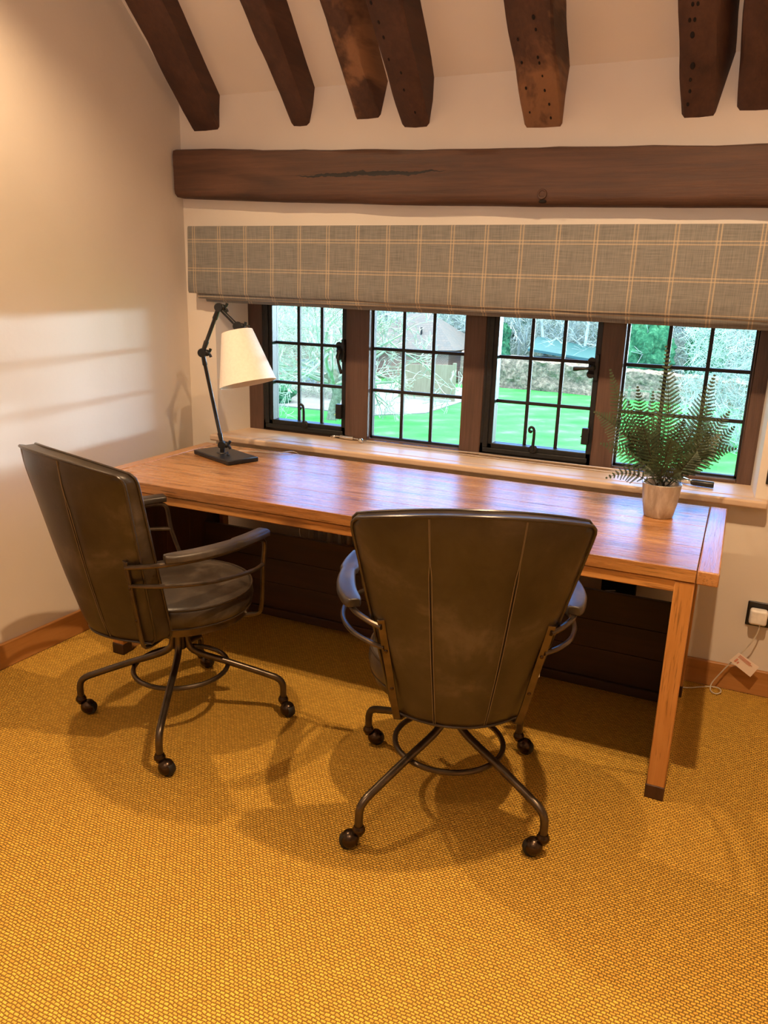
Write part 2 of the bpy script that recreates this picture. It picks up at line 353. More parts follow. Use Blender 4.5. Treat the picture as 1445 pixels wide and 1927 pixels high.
bk = n.nodes.new('ShaderNodeTexBrick'); n.links.new(coords(n, rot=(PI/2, 0, 0)), bk.inputs['Vector']); bk.inputs['Scale'].default_value = 4.0
bk.inputs['Color1'].default_value = (0.40, 0.20, 0.14, 1); bk.inputs['Color2'].default_value = (0.30, 0.15, 0.11, 1); bk.inputs['Mortar'].default_value = (0.35, 0.31, 0.27, 1)
n.links.new(bk.outputs['Color'], b.inputs['Base Color']); b.inputs['Roughness'].default_value = 0.9
BLUEP = plain('blue_grey_paint', (0.10, 0.18, 0.30), 0.5)
GREENR = plain('green_metal_roof', (0.03, 0.11, 0.11), 0.4)
YEL = plain('daffodil_yellow', (0.85, 0.55, 0.02), 0.6)

# ================================================================== ROOM
def struct(name, mb, m, label, **k):
    return tag(mb.build(name, m, **k), label, None, None, 'structure')
fl = MB(); fl.box(-1.2, 5.2, -5.6, 0.1, -0.08, 0.0)
struct('floor', fl, CARPET, 'golden woven sisal carpet covering the floor')
SL = math.tan(math.radians(2.7))
wl = MB(); wl.hexa([(-0.3, -5.6, -0.05), (-5.6*SL, -5.6, -0.05), (-0.3, 0.35, -0.05), (0.35*SL, 0.35, -0.05), (-0.3, -5.6, 3.1), (-5.6*SL, -5.6, 3.1), (-0.3, 0.35, 3.1), (0.35*SL, 0.35, 3.1)])
struct('wall_left', wl, PLASTER, 'plain cream plaster wall to the left of the desk')
WX0, WX1, WZ0, WZ1 = 0.16, 2.575, 0.755, 1.46
wb = MB()
wb.hexa([(-0.1, 0, -0.05), (WX0, 0, -0.05), (-0.1, 0.262, -0.05), (0.225, 0.262, -0.05), (-0.1, 0, 3.1), (WX0, 0, 3.1), (-0.1, 0.262, 3.1), (0.225, 0.262, 3.1)])
wb.hexa([(WX1, 0, -0.05), (4.75, 0, -0.05), (2.555, 0.262, -0.05), (4.75, 0.262, -0.05), (WX1, 0, 3.1), (4.75, 0, 3.1), (2.555, 0.262, 3.1), (4.75, 0.262, 3.1)])
wb.box(WX0, WX1, 0, 0.262, -0.05, WZ0); wb.box(WX0, WX1, 0, 0.262, WZ1, 3.1)
struct('wall_back', wb, PLASTER, 'cream plaster wall around the long low window')
wr = MB(); wr.box(4.7, 4.85, -5.6, 0.34, -0.05, 3.1); struct('wall_right', wr, PLASTER, 'plain cream plaster wall at the right end of the room')
wf = MB(); wf.box(-0.4, 4.85, -5.6, -5.45, -0.05, 3.1); struct('wall_front', wf, PLASTER, 'plain cream plaster wall opposite the window')
ce = MB(); zc = 3.0; yc = -(zc-2.285)/0.93
ce.hexa([(-0.35, yc, zc), (4.8, yc, zc), (-0.35, 0.05, 2.285-0.93*0.05), (4.8, 0.05, 2.285-0.93*0.05), (-0.35, yc, zc+0.15), (4.8, yc, zc+0.15), (-0.35, 0.05, 2.45), (4.8, 0.05, 2.45)])
ce.box(-0.35, 4.8, -5.5, yc, zc, zc+0.15)
struct('ceiling', ce, PLASTER, 'sloping cream plaster ceiling behind the dark rafters')
# skirting boards
b1 = MB(); b1.hexa([(-5.4*SL, -5.4, 0), (-5.4*SL+0.018, -5.4, 0), (0, 0, 0), (0.018, 0, 0), (-5.4*SL, -5.4, 0.105), (-5.4*SL+0.018, -5.4, 0.105), (0, 0, 0.105), (0.018, 0, 0.105)])
sk1 = struct('baseboard_left', b1, wood('skirting_oak_y', (0.26, 0.11, 0.028), (0.40, 0.18, 0.05), (0.50, 0.24, 0.08), 'Y', 40, (0.35, 0.5), 0.1, knots=False)[0], 'golden oak skirting board along the left wall', bevel=0.004)
b2 = MB(); b2.box(0.0, 4.7, -0.018, 0.0, 0, 0.105); struct('baseboard_back', b2, SKIRT, 'golden oak skirting board under the window wall', bevel=0.004)

# ---- window frame, oak
FY0, FY1 = 0.20, 0.255      # frame depth
fr = MB()
fr.box(0.205, 0.298, FY0, FY1, 0.785, WZ1)            # left post
fr.box(2.505, 2.565, FY0, FY1, 0.785, WZ1)            # right post
for a, c in ((0.760, 0.880), (1.342, 1.440), (1.930, 2.022)): fr.box(a, c, FY0-0.012, FY1, 0.785, WZ1)
for a, c in ((0.298, 0.760), (0.880, 1.342), (1.440, 1.930), (2.022, 2.505)):
    fr.box(a, c, FY0, FY1, 0.775, 0.800); fr.box(a, c, FY0, FY1, 1.43, WZ1)
struct('trim_1', fr, WIN_OAK, 'dark oak mullioned window frame with three mullions', bevel=0.004)
si = MB(); si.box(0.145, 2.62, -0.06, 0.0, 0.757, 0.787); si.box(WX0, WX1, 0.0, 0.215, 0.757, 0.787)
tag(struct('trim_2', si, SILL_OAK, 'oak window sill board paled for daylight, with rounded front edge', bevel=0.008, bseg=3))
# ---- glazing
def bars(mb, x0, x1, z0, z1, y, r=0.0075, dx=None):
    xs = dx or [x0+(x1-x0)/3, x0+2*(x1-x0)/3]
    for x in xs: mb.box(x-r, x+r, y-0.008, y+0.008, z0, z1)
    for z in (1.030, 1.223): mb.box(x0, x1, y-0.009, y+0.009, z-r*0.95, z+r*0.95)
def window(idx, x0, x1, casement, label):
    root = thing('window_%d' % idx, label, None, ((x0+x1)/2, 0.22, 0.8), kind='structure')
    z1 = 1.43; y = 0.235
    if casement:
        f = MB(); fwL = 0.055; fwR = 0.05; zb = 0.845
        yo = 0.192
        for (a, b_, c, d) in ((x0, x0+fwL, 0.796, z1), (x1-fwR*0.45, x1, 0.796, z1), (x0, x1, 0.796, zb), (x0, x1, z1-0.03, z1)):
            f.box(a, b_, yo, 0.252, c, d)
        f.box(x0+0.014, x1-0.012, 0.184, yo, 0.803, 0.824); f.box(x0+0.012, x0+0.036, 0.184, yo, 0.824, z1)
        f.build('casement_frame', IRON, root, world=True, bevel=0.003)
        gx0, gx1, gz0 = x0+fwL, x1-fwR*0.45, zb
    else:
        f = MB(); t = 0.010; zb = 0.812
        for (a, b_, c, d) in ((x0, x0+t, 0.802, z1), (x1-t, x1, 0.802, z1), (x0, x1, 0.802, zb), (x0, x1, z1-t, z1)): f.box(a, b_, y-0.012, y+0.012, c, d)
        f.build('glazing_surround', LEAD, root, world=True)
        gx0, gx1, gz0 = x0+t, x1-t, zb
    g = MB(); bars(g, gx0, gx1, gz0, z1, y); g.build('glazing_bars', LEAD, root, world=True, bevel=0.002)
    p = MB(); p.box(gx0, gx1, y-0.002, y+0.002, gz0, z1); p.build('glass_pane', GLASS, root, world=True)
    if casement:
        hx = x1-0.012; hz = 1.205
        l = MB()   # cockspur latch: lobed plate and turn handle
        for dz in (-0.026, 0.026): l.lathe([(0.017, -0.004), (0.017, 0.004)], (hx-0.018, 0.178, hz+dz), 18, Matrix.Rotation(PI/2, 3, 'X'))
        l.box(hx-0.03, hx+0.012, 0.174, 0.184, hz-0.028, hz+0.028)
        l.sphere((hx-0.012, 0.166, hz+0.002), 0.013, 14, 8)
        l.box(hx-0.004, hx+0.010, 0.172, 0.192, hz-0.05, hz+0.055)
        lo = l.build('latch', IRON, root, world=True, bevel=0.002)
        h = MB()
        if idx == 3: h.tube(cat_rom([(hx-0.012, 0.158, hz), (hx-0.045, 0.150, hz-0.002), (hx-0.085, 0.150, hz-0.006)], 5), [0.006]*5+[0.008]*3+[0.010]*3, 8)
        else: h.tube(cat_rom([(hx-0.005, 0.158, hz), (hx-0.010, 0.152, hz-0.04), (hx+0.004, 0.154, hz-0.09), (hx+0.006, 0.156, hz-0.10)], 5), [0.006]*8+[0.0075]*8, 8)
        h.build('latch_handle', IRON, root, world=True, smooth=True)
        q = MB()   # curled window stay
        sx_ = (x0+x1)/2+(0.012 if idx == 1 else 0.0); cz = 0.945
        pts = [(sx_, 0.176, 0.835), (sx_+0.001, 0.172, 0.865), (sx_+0.003, 0.168, 0.895), (sx_+0.003, 0.165, 0.925), (sx_-0.003, 0.162, 0.937), (sx_-0.012, 0.160, 0.939), (sx_-0.018, 0.160, 0.930), (sx_-0.016, 0.160, 0.919), (sx_-0.009, 0.160, 0.918), (sx_-0.007, 0.160, 0.926)]
        pp = cat_rom(pts, 5); q.tube(pp, [0.0072-0.00005*i for i in range(len(pp))], 10)
        q.lathe([(0.020, -0.004), (0.013, 0.004)], (sx_, 0.178, 0.838), 16, Matrix.Rotation(PI/2, 3, 'X'))
        q.build('stay_handle', IRON, root, world=True, smooth=True)
        k = MB(); k.box(x1-0.042, x1-0.012, 0.168, 0.194, 0.885, 0.955); k.box(x1-0.048, x1-0.042, 0.176, 0.182, 0.915, 0.920)
        k.build('hinge_block', IRON, root, world=True, bevel=0.004)
    return root
window(1, 0.298, 0.760, True, 'black iron casement behind the desk lamp, nine panes')
window(2, 0.880, 1.342, False, 'fixed nine-pane window facing the patio and tiled roof')
window(3, 1.440, 1.930, True, 'black iron casement above the right-hand chair, nine panes')
window(4, 2.022, 2.505, False, 'fixed nine-pane window behind the potted fern')

# ---- horizontal beam
def beam_mesh(nx=70):
    mb = MB(); vs = []; fs = []
    def zt(x): return 2.0735-0.0481*min(x, 3.6)+0.00645*min(x, 3.6)**2
    def zb(x): return 1.866-0.0452*min(x, 3.2)+0.007*min(x, 3.2)**2
    prof = 14
    for i in range(nx+1):
        x = 0.005 + (4.68-0.005)*i/nx if i else 0.034
        if i == 0: x = 0.01
        a, b_ = zt(x), zb(x)
        ch = 0.02 if x > 0.05 else 0.0
        ring = [(0.02, a), (-0.045, a), (-0.066, a-0.008), (-0.072, a-0.03), (-0.073, (a+b_)/2+0.04), (-0.073, (a+b_)/2), (-0.073, (a+b_)/2-0.04), (-0.072, b_+0.035), (-0.068, b_+0.016), (-0.052, b_+0.001), (0.02, b_)]
        for j, (y, z) in enumerate(ring):
            nn = noise.noise(Vector((x*5, y*9, z*9)))*0.006 + noise.noise(Vector((x*23, y*9, z*20)))*0.0025
            if y > 0: nn = 0
            vs.append((x, y+nn*0.6, z+nn*(1 if j in (1, 2, 8, 9) else 0.2)))
    m_ = len(ring)
    for i in range(nx):
        for j in range(m_-1): fs.append((i*m_+j, i*m_+j+1, (i+1)*m_+j+1, (i+1)*m_+j))
    fs.append(tuple(range(m_))); fs.append(tuple(nx*m_+j for j in range(m_))[::-1])
    mb.add(vs, fs); return mb
BEAMM, n, b = wood('wall_beam_oak', (0.028, 0.012, 0.008), (0.078, 0.035, 0.020), (0.14, 0.066, 0.038), 'X', 60, (0.5, 0.75), 0.5, knots=False)
# shake (long crack) in the beam
tcx = n.nodes.new('ShaderNodeTexCoord'); sp = n.nodes.new('ShaderNodeSeparateXYZ'); n.links.new(tcx.outputs['Object'], sp.inputs[0])
wob = nz(n, coords(n, (1, 0, 0)), 9, 3); wob2 = nz(n, coords(n, (1, 0, 0)), 40, 2)
cen = mth(n, 'ADD', mth(n, 'MULTIPLY_ADD', wob, 0.035, 1.915), mth(n, 'MULTIPLY', wob2, 0.010))
dx_ = mth(n, 'DIVIDE', mth(n, 'SUBTRACT', sp.outputs['X'], 0.98), 0.34)
wid = mth(n, 'MULTIPLY', mth(n, 'SUBTRACT', 1.0, mth(n, 'MULTIPLY', dx_, dx_)), mth(n, 'MULTIPLY', nz(n, coords(n, (1, 0, 0)), 30, 2), 0.017))
crack = mth(n, 'LESS_THAN', mth(n, 'ABSOLUTE', mth(n, 'SUBTRACT', sp.outputs['Z'], cen)), wid)
old = b.inputs['Base Color'].links[0].from_socket
n.links.new(mix(n, crack, old, (0.004, 0.002, 0.002)), b.inputs['Base Color'])
bm_root = thing('timber_beam', 'long horizontal dark oak beam on the wall above the blind', 'beam', (0, 0, 0))
beam_mesh().build('beam_body', BEAMM, bm_root, smooth=True, ang=50)
pg = MB(); pg.lathe([(0.0, -0.002), (0.011, -0.002), (0.012, 0.003), (0.017, 0.004), (0.019, 0.0), (0.019, -0.008)], (1.7005, -0.0735, 1.848), 20, Matrix.Rotation(PI/2, 3, 'X'))
pg.build('peg', OLD_OAK, bm_root, smooth=True)
nh = MB(); nh.sphere((1.703, -0.068, 1.823), 0.014, 14, 8, sc=(1.1, 0.45, 0.5)); nh.build('peg_hole', plain('hole_dark', (0.006, 0.003, 0.002), 0.9), bm_root, smooth=True)

# ---- rafters
def rafter(xl0, xr0, xt0, xl1, xr1, xt1, zb, m, seed, label, slope=0.93, holes=()):
    # (xl, xr) = underside edges at wall (0) and at y=-0.4 (1); xt = side face edge at the ceiling
    mb = MB(); ny = 26; vs = []; fs = []
    y_end = -0.80
    for i in range(ny+1):
        y = 0.03 + (y_end-0.03)*i/ny; t = -y/0.4
        xl = xl0+(xl1-xl0)*t; xr = xr0+(xr1-xr0)*t; xt = xt0+(xt1-xt0)*t
        z = zb - slope*y; zt = 2.30-0.93*y
        zt = min(zt, 3.05); z = min(z, 3.02)
        mid = (xl+xr)/2
        ring = [(xl-0.004, zt), (xl-0.004, (z+zt)/2), (xl, z+0.012), (xl+0.012, z), (mid, z-0.002), (xr-0.010, z+0.001), (xr, z+0.012), ((xr+xt)/2, (z+zt)/2), (xt, zt)]
        for j, (x, zz) in enumerate(ring):
            q = noise.noise(Vector((x*6+seed, y*7, seed)))*0.010 + noise.noise(Vector((x*20+seed, y*24, 3+seed)))*0.004
            q2 = noise.noise(Vector((j*3.1+seed, y*9, 7+seed)))*0.007
            vs.append((x+q2, y, zz+(q*0.6 if 1 < j < 7 else 0)))
    m_ = 9
    for i in range(ny):
        for j in range(m_): fs.append((i*m_+j, i*m_+(j+1) % m_, (i+1)*m_+(j+1) % m_, (i+1)*m_+j))
    fs.append(tuple(range(m_))[::-1]); fs.append(tuple(ny*m_+j for j in range(m_)))
    mb.add(vs, fs)
    o = mb.build('rafter', m, None, smooth=True, ang=38)
    return tag(o, label, 'rafter', 'dark oak rafters on the sloping ceiling')
rafter(0.068, 0.218, 0.222, 0.083, 0.250, 0.255, 2.150, RAFT, 1, 'dark oak rafter furthest left, next to the left wall')
rafter(0.585, 0.672, 0.700, 0.589, 0.697, 0.735, 2.142, RAFT, 2, 'narrow plain dark oak rafter, second from the left wall')
rafter(0.884, 1.000, 1.028, 0.910, 0.998, 1.060, 2.155, RAFTP, 3.3, 'rafter with pale worn strip, leaning against its right neighbour')
rafter(1.094, 1.212, 1.228, 1.100, 1.230, 1.262, 2.113, RAFT, 4.7, 'dark rafter with nail holes, right one of the close pair')
rafter(1.594, 1.740, 1.748, 1.585, 1.752, 1.764, 2.088, RAFTP, 5.9, 'blotchy light-patched rafter standing alone above the third window')
rafter(2.149, 2.262, 2.300, 2.118, 2.252, 2.290, 2.094, RAFT, 6.1, 'thick dark rafter with a row of holes, second from the right')
rafter(2.322, 2.455, 2.470, 2.314, 2.450, 2.465, 2.108, RAFT, 7.7, 'reddish dark rafter at the right edge of the picture')
# peg holes under the holed rafters
# (recorded as short dark plugs belonging to their rafters)
def holes(raft_idx, pts):
    rf = [o for o in bpy.data.objects if o.name.startswith('rafter')]
    rf.sort(key=lambda o: o.data.vertices[0].co.x); r = rf[raft_idx]
    for (x, y, z, rr) in pts:
        h = MB(); h.sphere((x, y, z-0.93*y), rr, 10, 6, R=Matrix.Rotation(math.radians(-43), 3, 'X'), sc=(0.8, 1.3, 0.35)); h.build('nail_hole', HOLE, r, smooth=True)
HOLE = plain('nail_hole_dark', (0.006, 0.003, 0.002), 0.9)
holes(3, [(1.17, -0.05, 2.109, .005), (1.15, -0.12, 2.109, .005), (1.158, -0.17, 2.109, .005), (1.125, -0.21, 2.109, .005), (1.13, -0.27, 2.109, .006), (1.128, -0.31, 2.109, .006), (1.12, -0.36, 2.109, .006)])
holes(4, [(1.625, -0.05, 2.084, .004), (1.624, -0.12, 2.084, .005), (1.622, -0.19, 2.084, .005), (1.620, -0.25, 2.084, .005), (1.70, -0.03, 2.084, .005), (1.70, -0.07, 2.084, .005), (1.69, -0.11, 2.084, .005), (1.688, -0.15, 2.084, .004), (1.683, -0.185, 2.084, .005), (1.68, -0.2, 2.084, .005), (1.685, -0.27, 2.084, .005), (1.682, -0.30, 2.084, .007)])
holes(5, [(2.17, -0.04, 2.090, .006), (2.175, -0.075, 2.090, .006), (2.175, -0.105, 2.090, .006), (2.18, -0.14, 2.090, .010), (2.175, -0.215, 2.090, .009), (2.165, -0.25, 2.090, .006), (2.18, -0.25, 2.090, .006), (2.172, -0.285, 2.090, .006), (2.187, -0.285, 2.090, .006)])

# ================================================================== roman blind
bl = thing('roman_blind', 'grey-brown plaid roman blind drawn up over the window', 'blind', (1.35, -0.04, 1.74))
def fold(name, xl, xr, prof, dzl, dzr, wav=0.0015):
    mb = MB(); nx = 60; vs = []; fs = []; m_ = len(prof)
    for i in range(nx+1):
        t = i/nx; x = xl+(xr-xl)*t
        for j, (y, z, k) in enumerate(prof):
            dz = (dzl+(dzr-dzl)*t)*k
            vs.append((x - 0.02*(1.74-z)*(1-t)*1.2, y + wav*math.sin(x*9+j)*k + 0.002*noise.noise(Vector((x*3, j, 0)))*k, z+dz + 0.0015*noise.noise(Vector((x*5, 0, j)))*k))
    for i in range(nx):
        for j in range(m_): fs.append((i*m_+j, i*m_+(j+1) % m_, (i+1)*m_+(j+1) % m_, (i+1)*m_+j))
    fs.append(tuple(range(m_))[::-1]); fs.append(tuple(nx*m_+j for j in range(m_)))
    mb.add(vs, fs); o = mb.build(name, PLAID, bl, smooth=True, ang=50); o.location = -Vector(bl.location); return o
fold('front_panel', 0.076, 2.70, [(-0.004, 1.742, 0), (-0.070, 1.742, 0), (-0.074, 1.735, 0), (-0.075, 1.60, 0.5), (-0.078, 1.50, 0.8), (-0.078, 1.458, 1), (-0.073, 1.448, 1), (-0.066, 1.450, 1), (-0.062, 1.50, 0.8), (-0.050, 1.70, 0), (-0.004, 1.70, 0)], 0.001, -0.022)
fold('fold', 0.118, 2.70, [(-0.060, 1.50, 0.8), (-0.066, 1.452, 1), (-0.064, 1.434, 1), (-0.056, 1.426, 1), (-0.046, 1.430, 1), (-0.044, 1.50, 0.8)], 0.0, -0.022)
fold('fold', 0.150, 2.70, [(-0.040, 1.50, 0.8), (-0.044, 1.440, 1), (-0.043, 1.422, 1), (-0.036, 1.412, 1), (-0.022, 1.412, 1), (-0.018, 1.43, 1), (-0.018, 1.50, 0.8)], 0.0, -0.022)

# ================================================================== DESK
dk = thing('pine_desk', 'long reclaimed pine desk under the window with two chairs at it', 'desk', (1.33, -0.5, 0.0))
def dpart(name, mb, m, bevel=0.004, parent=dk, **k): return mb.build(name, m, parent, world=True, bevel=bevel, **k)
tp = MB()
for (a, c) in ((-0.883, -0.6545), (-0.654, -0.4065), (-0.4055, -0.2620), (-0.2615, -0.122)): tp.box(0.231, 2.4275, a, c, 0.722, 0.760)
tp.box(0.25, 2.42, -0.87, -0.13, 0.712, 0.730)
dpart('tabletop', tp, DESKX, 0.0016)
e1 = MB(); e1.box(0.172, 0.2295, -0.883, -0.118, 0.720, 0.761); dpart('breadboard_end', e1, DESKY, 0.004)
e2 = MB(); e2.box(2.4295, 2.488, -0.885, -0.118, 0.720, 0.761); dpart('breadboard_end', e2, DESKY, 0.004)
ap = MB(); ap.box(0.293, 2.392, -0.876, -0.852, 0.684, 0.7185); dpart('apron', ap, DESKA, 0.003)
for s_, (xa, xb) in ((0, (0.236, 0.290)), (1, (2.373, 2.427))):
    for (ya, yb) in ((-0.880, -0.830), (-0.170, -0.122)):
        lg = MB(); lg.box(xa, xb, ya, yb, 0.045, 0.7185); L = dpart('leg', lg, DESKZ, 0.003)
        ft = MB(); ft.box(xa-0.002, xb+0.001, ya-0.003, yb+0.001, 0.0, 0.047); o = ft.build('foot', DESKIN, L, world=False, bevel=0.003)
        o.location = -Vector(dk.location)
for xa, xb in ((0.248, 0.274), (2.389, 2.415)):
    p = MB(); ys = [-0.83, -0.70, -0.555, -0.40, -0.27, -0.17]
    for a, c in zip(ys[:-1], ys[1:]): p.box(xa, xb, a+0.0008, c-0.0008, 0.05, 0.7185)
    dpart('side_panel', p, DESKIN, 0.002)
    r = MB(); r.box(xa-0.004 if xa > 1 else xa, xb if xa > 1 else xb+0.004, -0.83, -0.17, 0.0, 0.05); dpart('side_rail', r, DESKY, 0.003)
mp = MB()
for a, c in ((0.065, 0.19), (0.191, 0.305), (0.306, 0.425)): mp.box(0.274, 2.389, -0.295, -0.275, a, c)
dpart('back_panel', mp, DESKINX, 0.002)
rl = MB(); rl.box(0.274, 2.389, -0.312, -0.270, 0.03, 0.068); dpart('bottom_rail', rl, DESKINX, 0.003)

# ================================================================== CHAIRS
CR = Vector((0.90, 0.35, 0)).normalized()
def chair(loc, facing, cross, ball_dirs, label, tagged=False):
    root = thing('swivel_armchair', label, 'chair', (loc[0], loc[1], 0), math.radians(facing-90), 'leather swivel chairs at the desk')
    # --- backrest shell: back surface through measured corners, thickness towards the sitter
    def back_pt(u, v, front):
        # u -1..1 across, v 0..1 up
        z = 0.400 + (0.9825-0.400)*v
        z += 0.046*(1-u*u)*max(0, (v-0.45)/0.55)**1.3
        z += 0.022*(1-u*u)*max(0, 1-v/0.35)
        hw = 0.172 + (0.288-0.172)*v
        y = -0.196 - 0.143*v
        y -= 0.112*(1-abs(u)**2.0)              # barrel back, bulging away from the sitter
        th = 0.078 - 0.026*v
        if front: y += th*(1-0.25*abs(u)**3)
        return Vector((u*hw, y, z))
    nu, nv = 36, 30
    mb = MB(); grid = {}
    vs = []; fs = []
    def rnd(u, v):  # rounded outline
        uu, vv = u, v
        r = 0.055
        ax = abs(u); e = max(0, ax-(1-r))/r
        ev = max(0, (v-(1-r*0.9))/(r*0.9)); el = max(0, ((r*1.6)-v)/(r*1.6))
        if ev > 0 and e > 0:
            d = math.hypot(e, ev); 
            if d > 0: k = max(e, ev)/d; uu = math.copysign((1-r)+e*k*r, u); vv = (1-r*0.9)+ev*k*(r*0.9)
        if el > 0 and e > 0:
            d = math.hypot(e, el); k = max(e, el)/d; uu = math.copysign((1-r)+e*k*r, u); vv = (r*1.6)-el*k*(r*1.6)
        return uu, vv
    seam = 0.378
    for fr_ in (0, 1):
        for j in range(nv+1):
            for i in range(nu+1):
                u, v = -1+2*i/nu, j/nv
                uu, vv = rnd(u, v); p = back_pt(uu, vv, fr_)
                ed = min(1-abs(u), v, 1-v)
                puff = min(1, ed/0.12); puff = (1-(1-puff)**2)
                p.y += (-0.008 if not fr_ else 0.014)*puff
                if not fr_:   # seams on the back
                    d = abs(abs(uu)-seam)
                    if d < 0.04: p.y += 0.004*(1-d/0.04)
                vs.append(p)
    N = (nu+1)*(nv+1)
    for fr_ in (0, 1):
        for j in range(nv):
            for i in range(nu):
                a = fr_*N + j*(nu+1)+i; fs.append((a, a+1, a+nu+2, a+nu+1))
    border = [(i, 0) for i in range(nu)]+[(nu, j) for j in range(nv)]+[(i, nv) for i in range(nu, 0, -1)]+[(0, j) for j in range(nv, 0, -1)]
    for k in range(len(border)):
        (i, j), (i2, j2) = border[k], border[(k+1) % len(border)]
        a, b_ = j*(nu+1)+i, j2*(nu+1)+i2; fs.append((a, b_, b_+N, a+N))
    mb.add(vs, fs); bk_ = mb.build('backrest', LEATHER, root, smooth=True, ang=80)
    for fr_ in (0, 1):
        pts = []
        for (i, j) in border:
            uu, vv = rnd(-1+2*i/nu, j/nv); p = back_pt(uu, vv, fr_); cdir = Vector((math.copysign(0.0015, uu), 0, 0)); pts.append(p+cdir)
        q = MB(); q.tube(pts, 0.0042, 8, closed=True); q.build('piping', PIPING, bk_, smooth=True)
    for sgn in (-1, 1):
        # stitched seam, opening into a dark pleat lower down
        pl = []
        for k in range(25):
            v = 0.80*k/24+0.008; p = back_pt(sgn*seam, v, 0); p.y -= 0.0045; pl.append((p, v))
        q = MB(); q.tube([p for p, v in pl], [0.0008+0.0024*math.sin(PI*min(1, v/0.82)) for p, v in pl], 6)
        q.build('pleat', HOLE, bk_, smooth=True)
        q = MB()
        for off in (-0.014, 0.014):
            pp = []
            for k in range(41):
                v = 0.006+0.985*k/40; o_u = off if v < 0.78 else off*max(0.3, 1-(v-0.78)/0.06)
                p = back_pt(sgn*seam+o_u, v, 0); p.y -= 0.0068*min(1, (min(v, 1-v)/0.12))+0.0006; pp.append(p)
            q.tube(pp, 0.0009, 5)
        q.build('seam_stitching', STITCH, bk_, smooth=True)
    # --- flat steel brackets up the back
    for sgn in (-1, 1):
        a = Vector((sgn*0.211, -0.308, 0.715)); c = Vector((sgn*0.165, -0.243, 0.42)); d = Vector((sgn*0.120, -0.150, 0.385))
        pts = cat_rom([a, (a+c)/2, c, Vector((sgn*0.155, -0.220, 0.392)), d], 6)
        mbk = MB(); vs = []; fs = []
        for i, p in enumerate(pts):
            t = (pts[min(i+1, len(pts)-1)]-pts[max(i-1, 0)]).normalized(); xx = Vector((1, 0, 0)); yy = t.cross(xx).normalized(); xx = yy.cross(t)
            for (sx2, sy2) in ((-1, -1), (1, -1), (1, 1), (-1, 1)): vs.append(p+xx*sx2*0.0095+yy*sy2*0.003)
        for i in range(len(pts)-1):
            for k in range(4): fs.append((i*4+k, i*4+(k+1) % 4, (i+1)*4+(k+1) % 4, (i+1)*4+k))
        fs.append((0, 1, 2, 3)); fs.append(tuple(len(vs)-4+k for k in range(4)))
        mbk.add(vs, fs); bo = mbk.build('back_bracket', METAL, root, bevel=0.001)
        for tt in (0.32, 0.72):
            p = a.lerp(c, tt); s2 = MB(); s2.sphere(p+Vector((0, -0.004, 0)), 0.0052, 10, 6, sc=(1, 0.6, 1)); s2.build('screw', METALD, bo, smooth=True)
    # --- arms
    for sgn in (-1, 1):
        am = MB()
        up = [(0.208, -0.308, 0.695), (0.245, -0.275, 0.698), (0.284, -0.215, 0.700), (0.308, -0.120, 0.700), (0.312, -0.02, 0.701), (0.302, 0.08, 0.702), (0.291, 0.128, 0.702), (0.284, 0.150, 0.692), (0.280, 0.157, 0.665), (0.268, 0.160, 0.600), (0.240, 0.178, 0.500), (0.215, 0.192, 0.425), (0.200, 0.188, 0.398), (0.165, 0.150, 0.392), (0.12, 0.11, 0.392)]
        am.tube(cat_rom([(sgn*x, y, z) for x, y, z in up], 6), 0.0078, 10)
        lo = [(0.200, -0.292, 0.632), (0.240, -0.262, 0.632), (0.286, -0.20, 0.630), (0.318, -0.10, 0.622), (0.322, 0.0, 0.616), (0.300, 0.10, 0.608), (0.268, 0.160, 0.604)]
        am.tube(cat_rom([(sgn*x, y, z) for x, y, z in lo], 6), 0.0070, 10)
        ao = am.build('arm_frame', METAL, root, smooth=True)
        # pad, banana shaped in plan
        cl = cat_rom([(0.282, -0.222, 0.719), (0.308, -0.13, 0.720), (0.315, -0.03, 0.721), (0.306, 0.07, 0.723), (0.287, 0.150, 0.724)], 8)
        vs = []; fs = []; prof = [(-1, -0.9), (-1, 0.3), (-0.85, 0.85), (-0.4, 1.0), (0.4, 1.0), (0.85, 0.85), (1, 0.3), (1, -0.9)]
        for i, p in enumerate(cl):
            t = (cl[min(i+1, len(cl)-1)]-cl[max(i-1, 0)]).normalized(); sd_ = Vector((t.y, -t.x, 0)).normalized()
            k = i/(len(cl)-1); w_ = 0.0265*(0.78+0.22*math.sin(PI*min(1, k*1.6+0.05)) if k < 0.6 else 1.0)
            if k < 0.07: w_ *= 0.72+4*k
            h_ = 0.0125
            for (a, b_) in prof: q = p+sd_*a*w_+Vector((0, 0, b_*h_)); vs.append((sgn*q.x, q.y, q.z))
        m_ = len(prof)
        for i in range(len(cl)-1):
            for k in range(m_): fs.append((i*m_+k, i*m_+(k+1) % m_, (i+1)*m_+(k+1) % m_, (i+1)*m_+k))
        fs.append(tuple(range(m_))[::-1]); fs.append(tuple((len(cl)-1)*m_+k for k in range(m_)))
        pm = MB(); pm.add(vs, fs); pm.build('armrest_pad', LEATHER, root, smooth=True, ang=60, bevel=0.003)
    # --- seat
    R0 = 0.247; cy0 = 0.012
    st_ = MB(); st_.lathe([(0.0, 0.432), (R0-0.012, 0.432), (R0-0.002, 0.440), (R0+0.003, 0.462), (R0, 0.488), (R0-0.006, 0.499), (R0-0.02, 0.506), (R0-0.08, 0.514), (0.08, 0.518), (0.0, 0.518)], (0, cy0, 0), 56, close=False)
    so = st_.build('seat', LEATHER, root, smooth=True, ang=60)
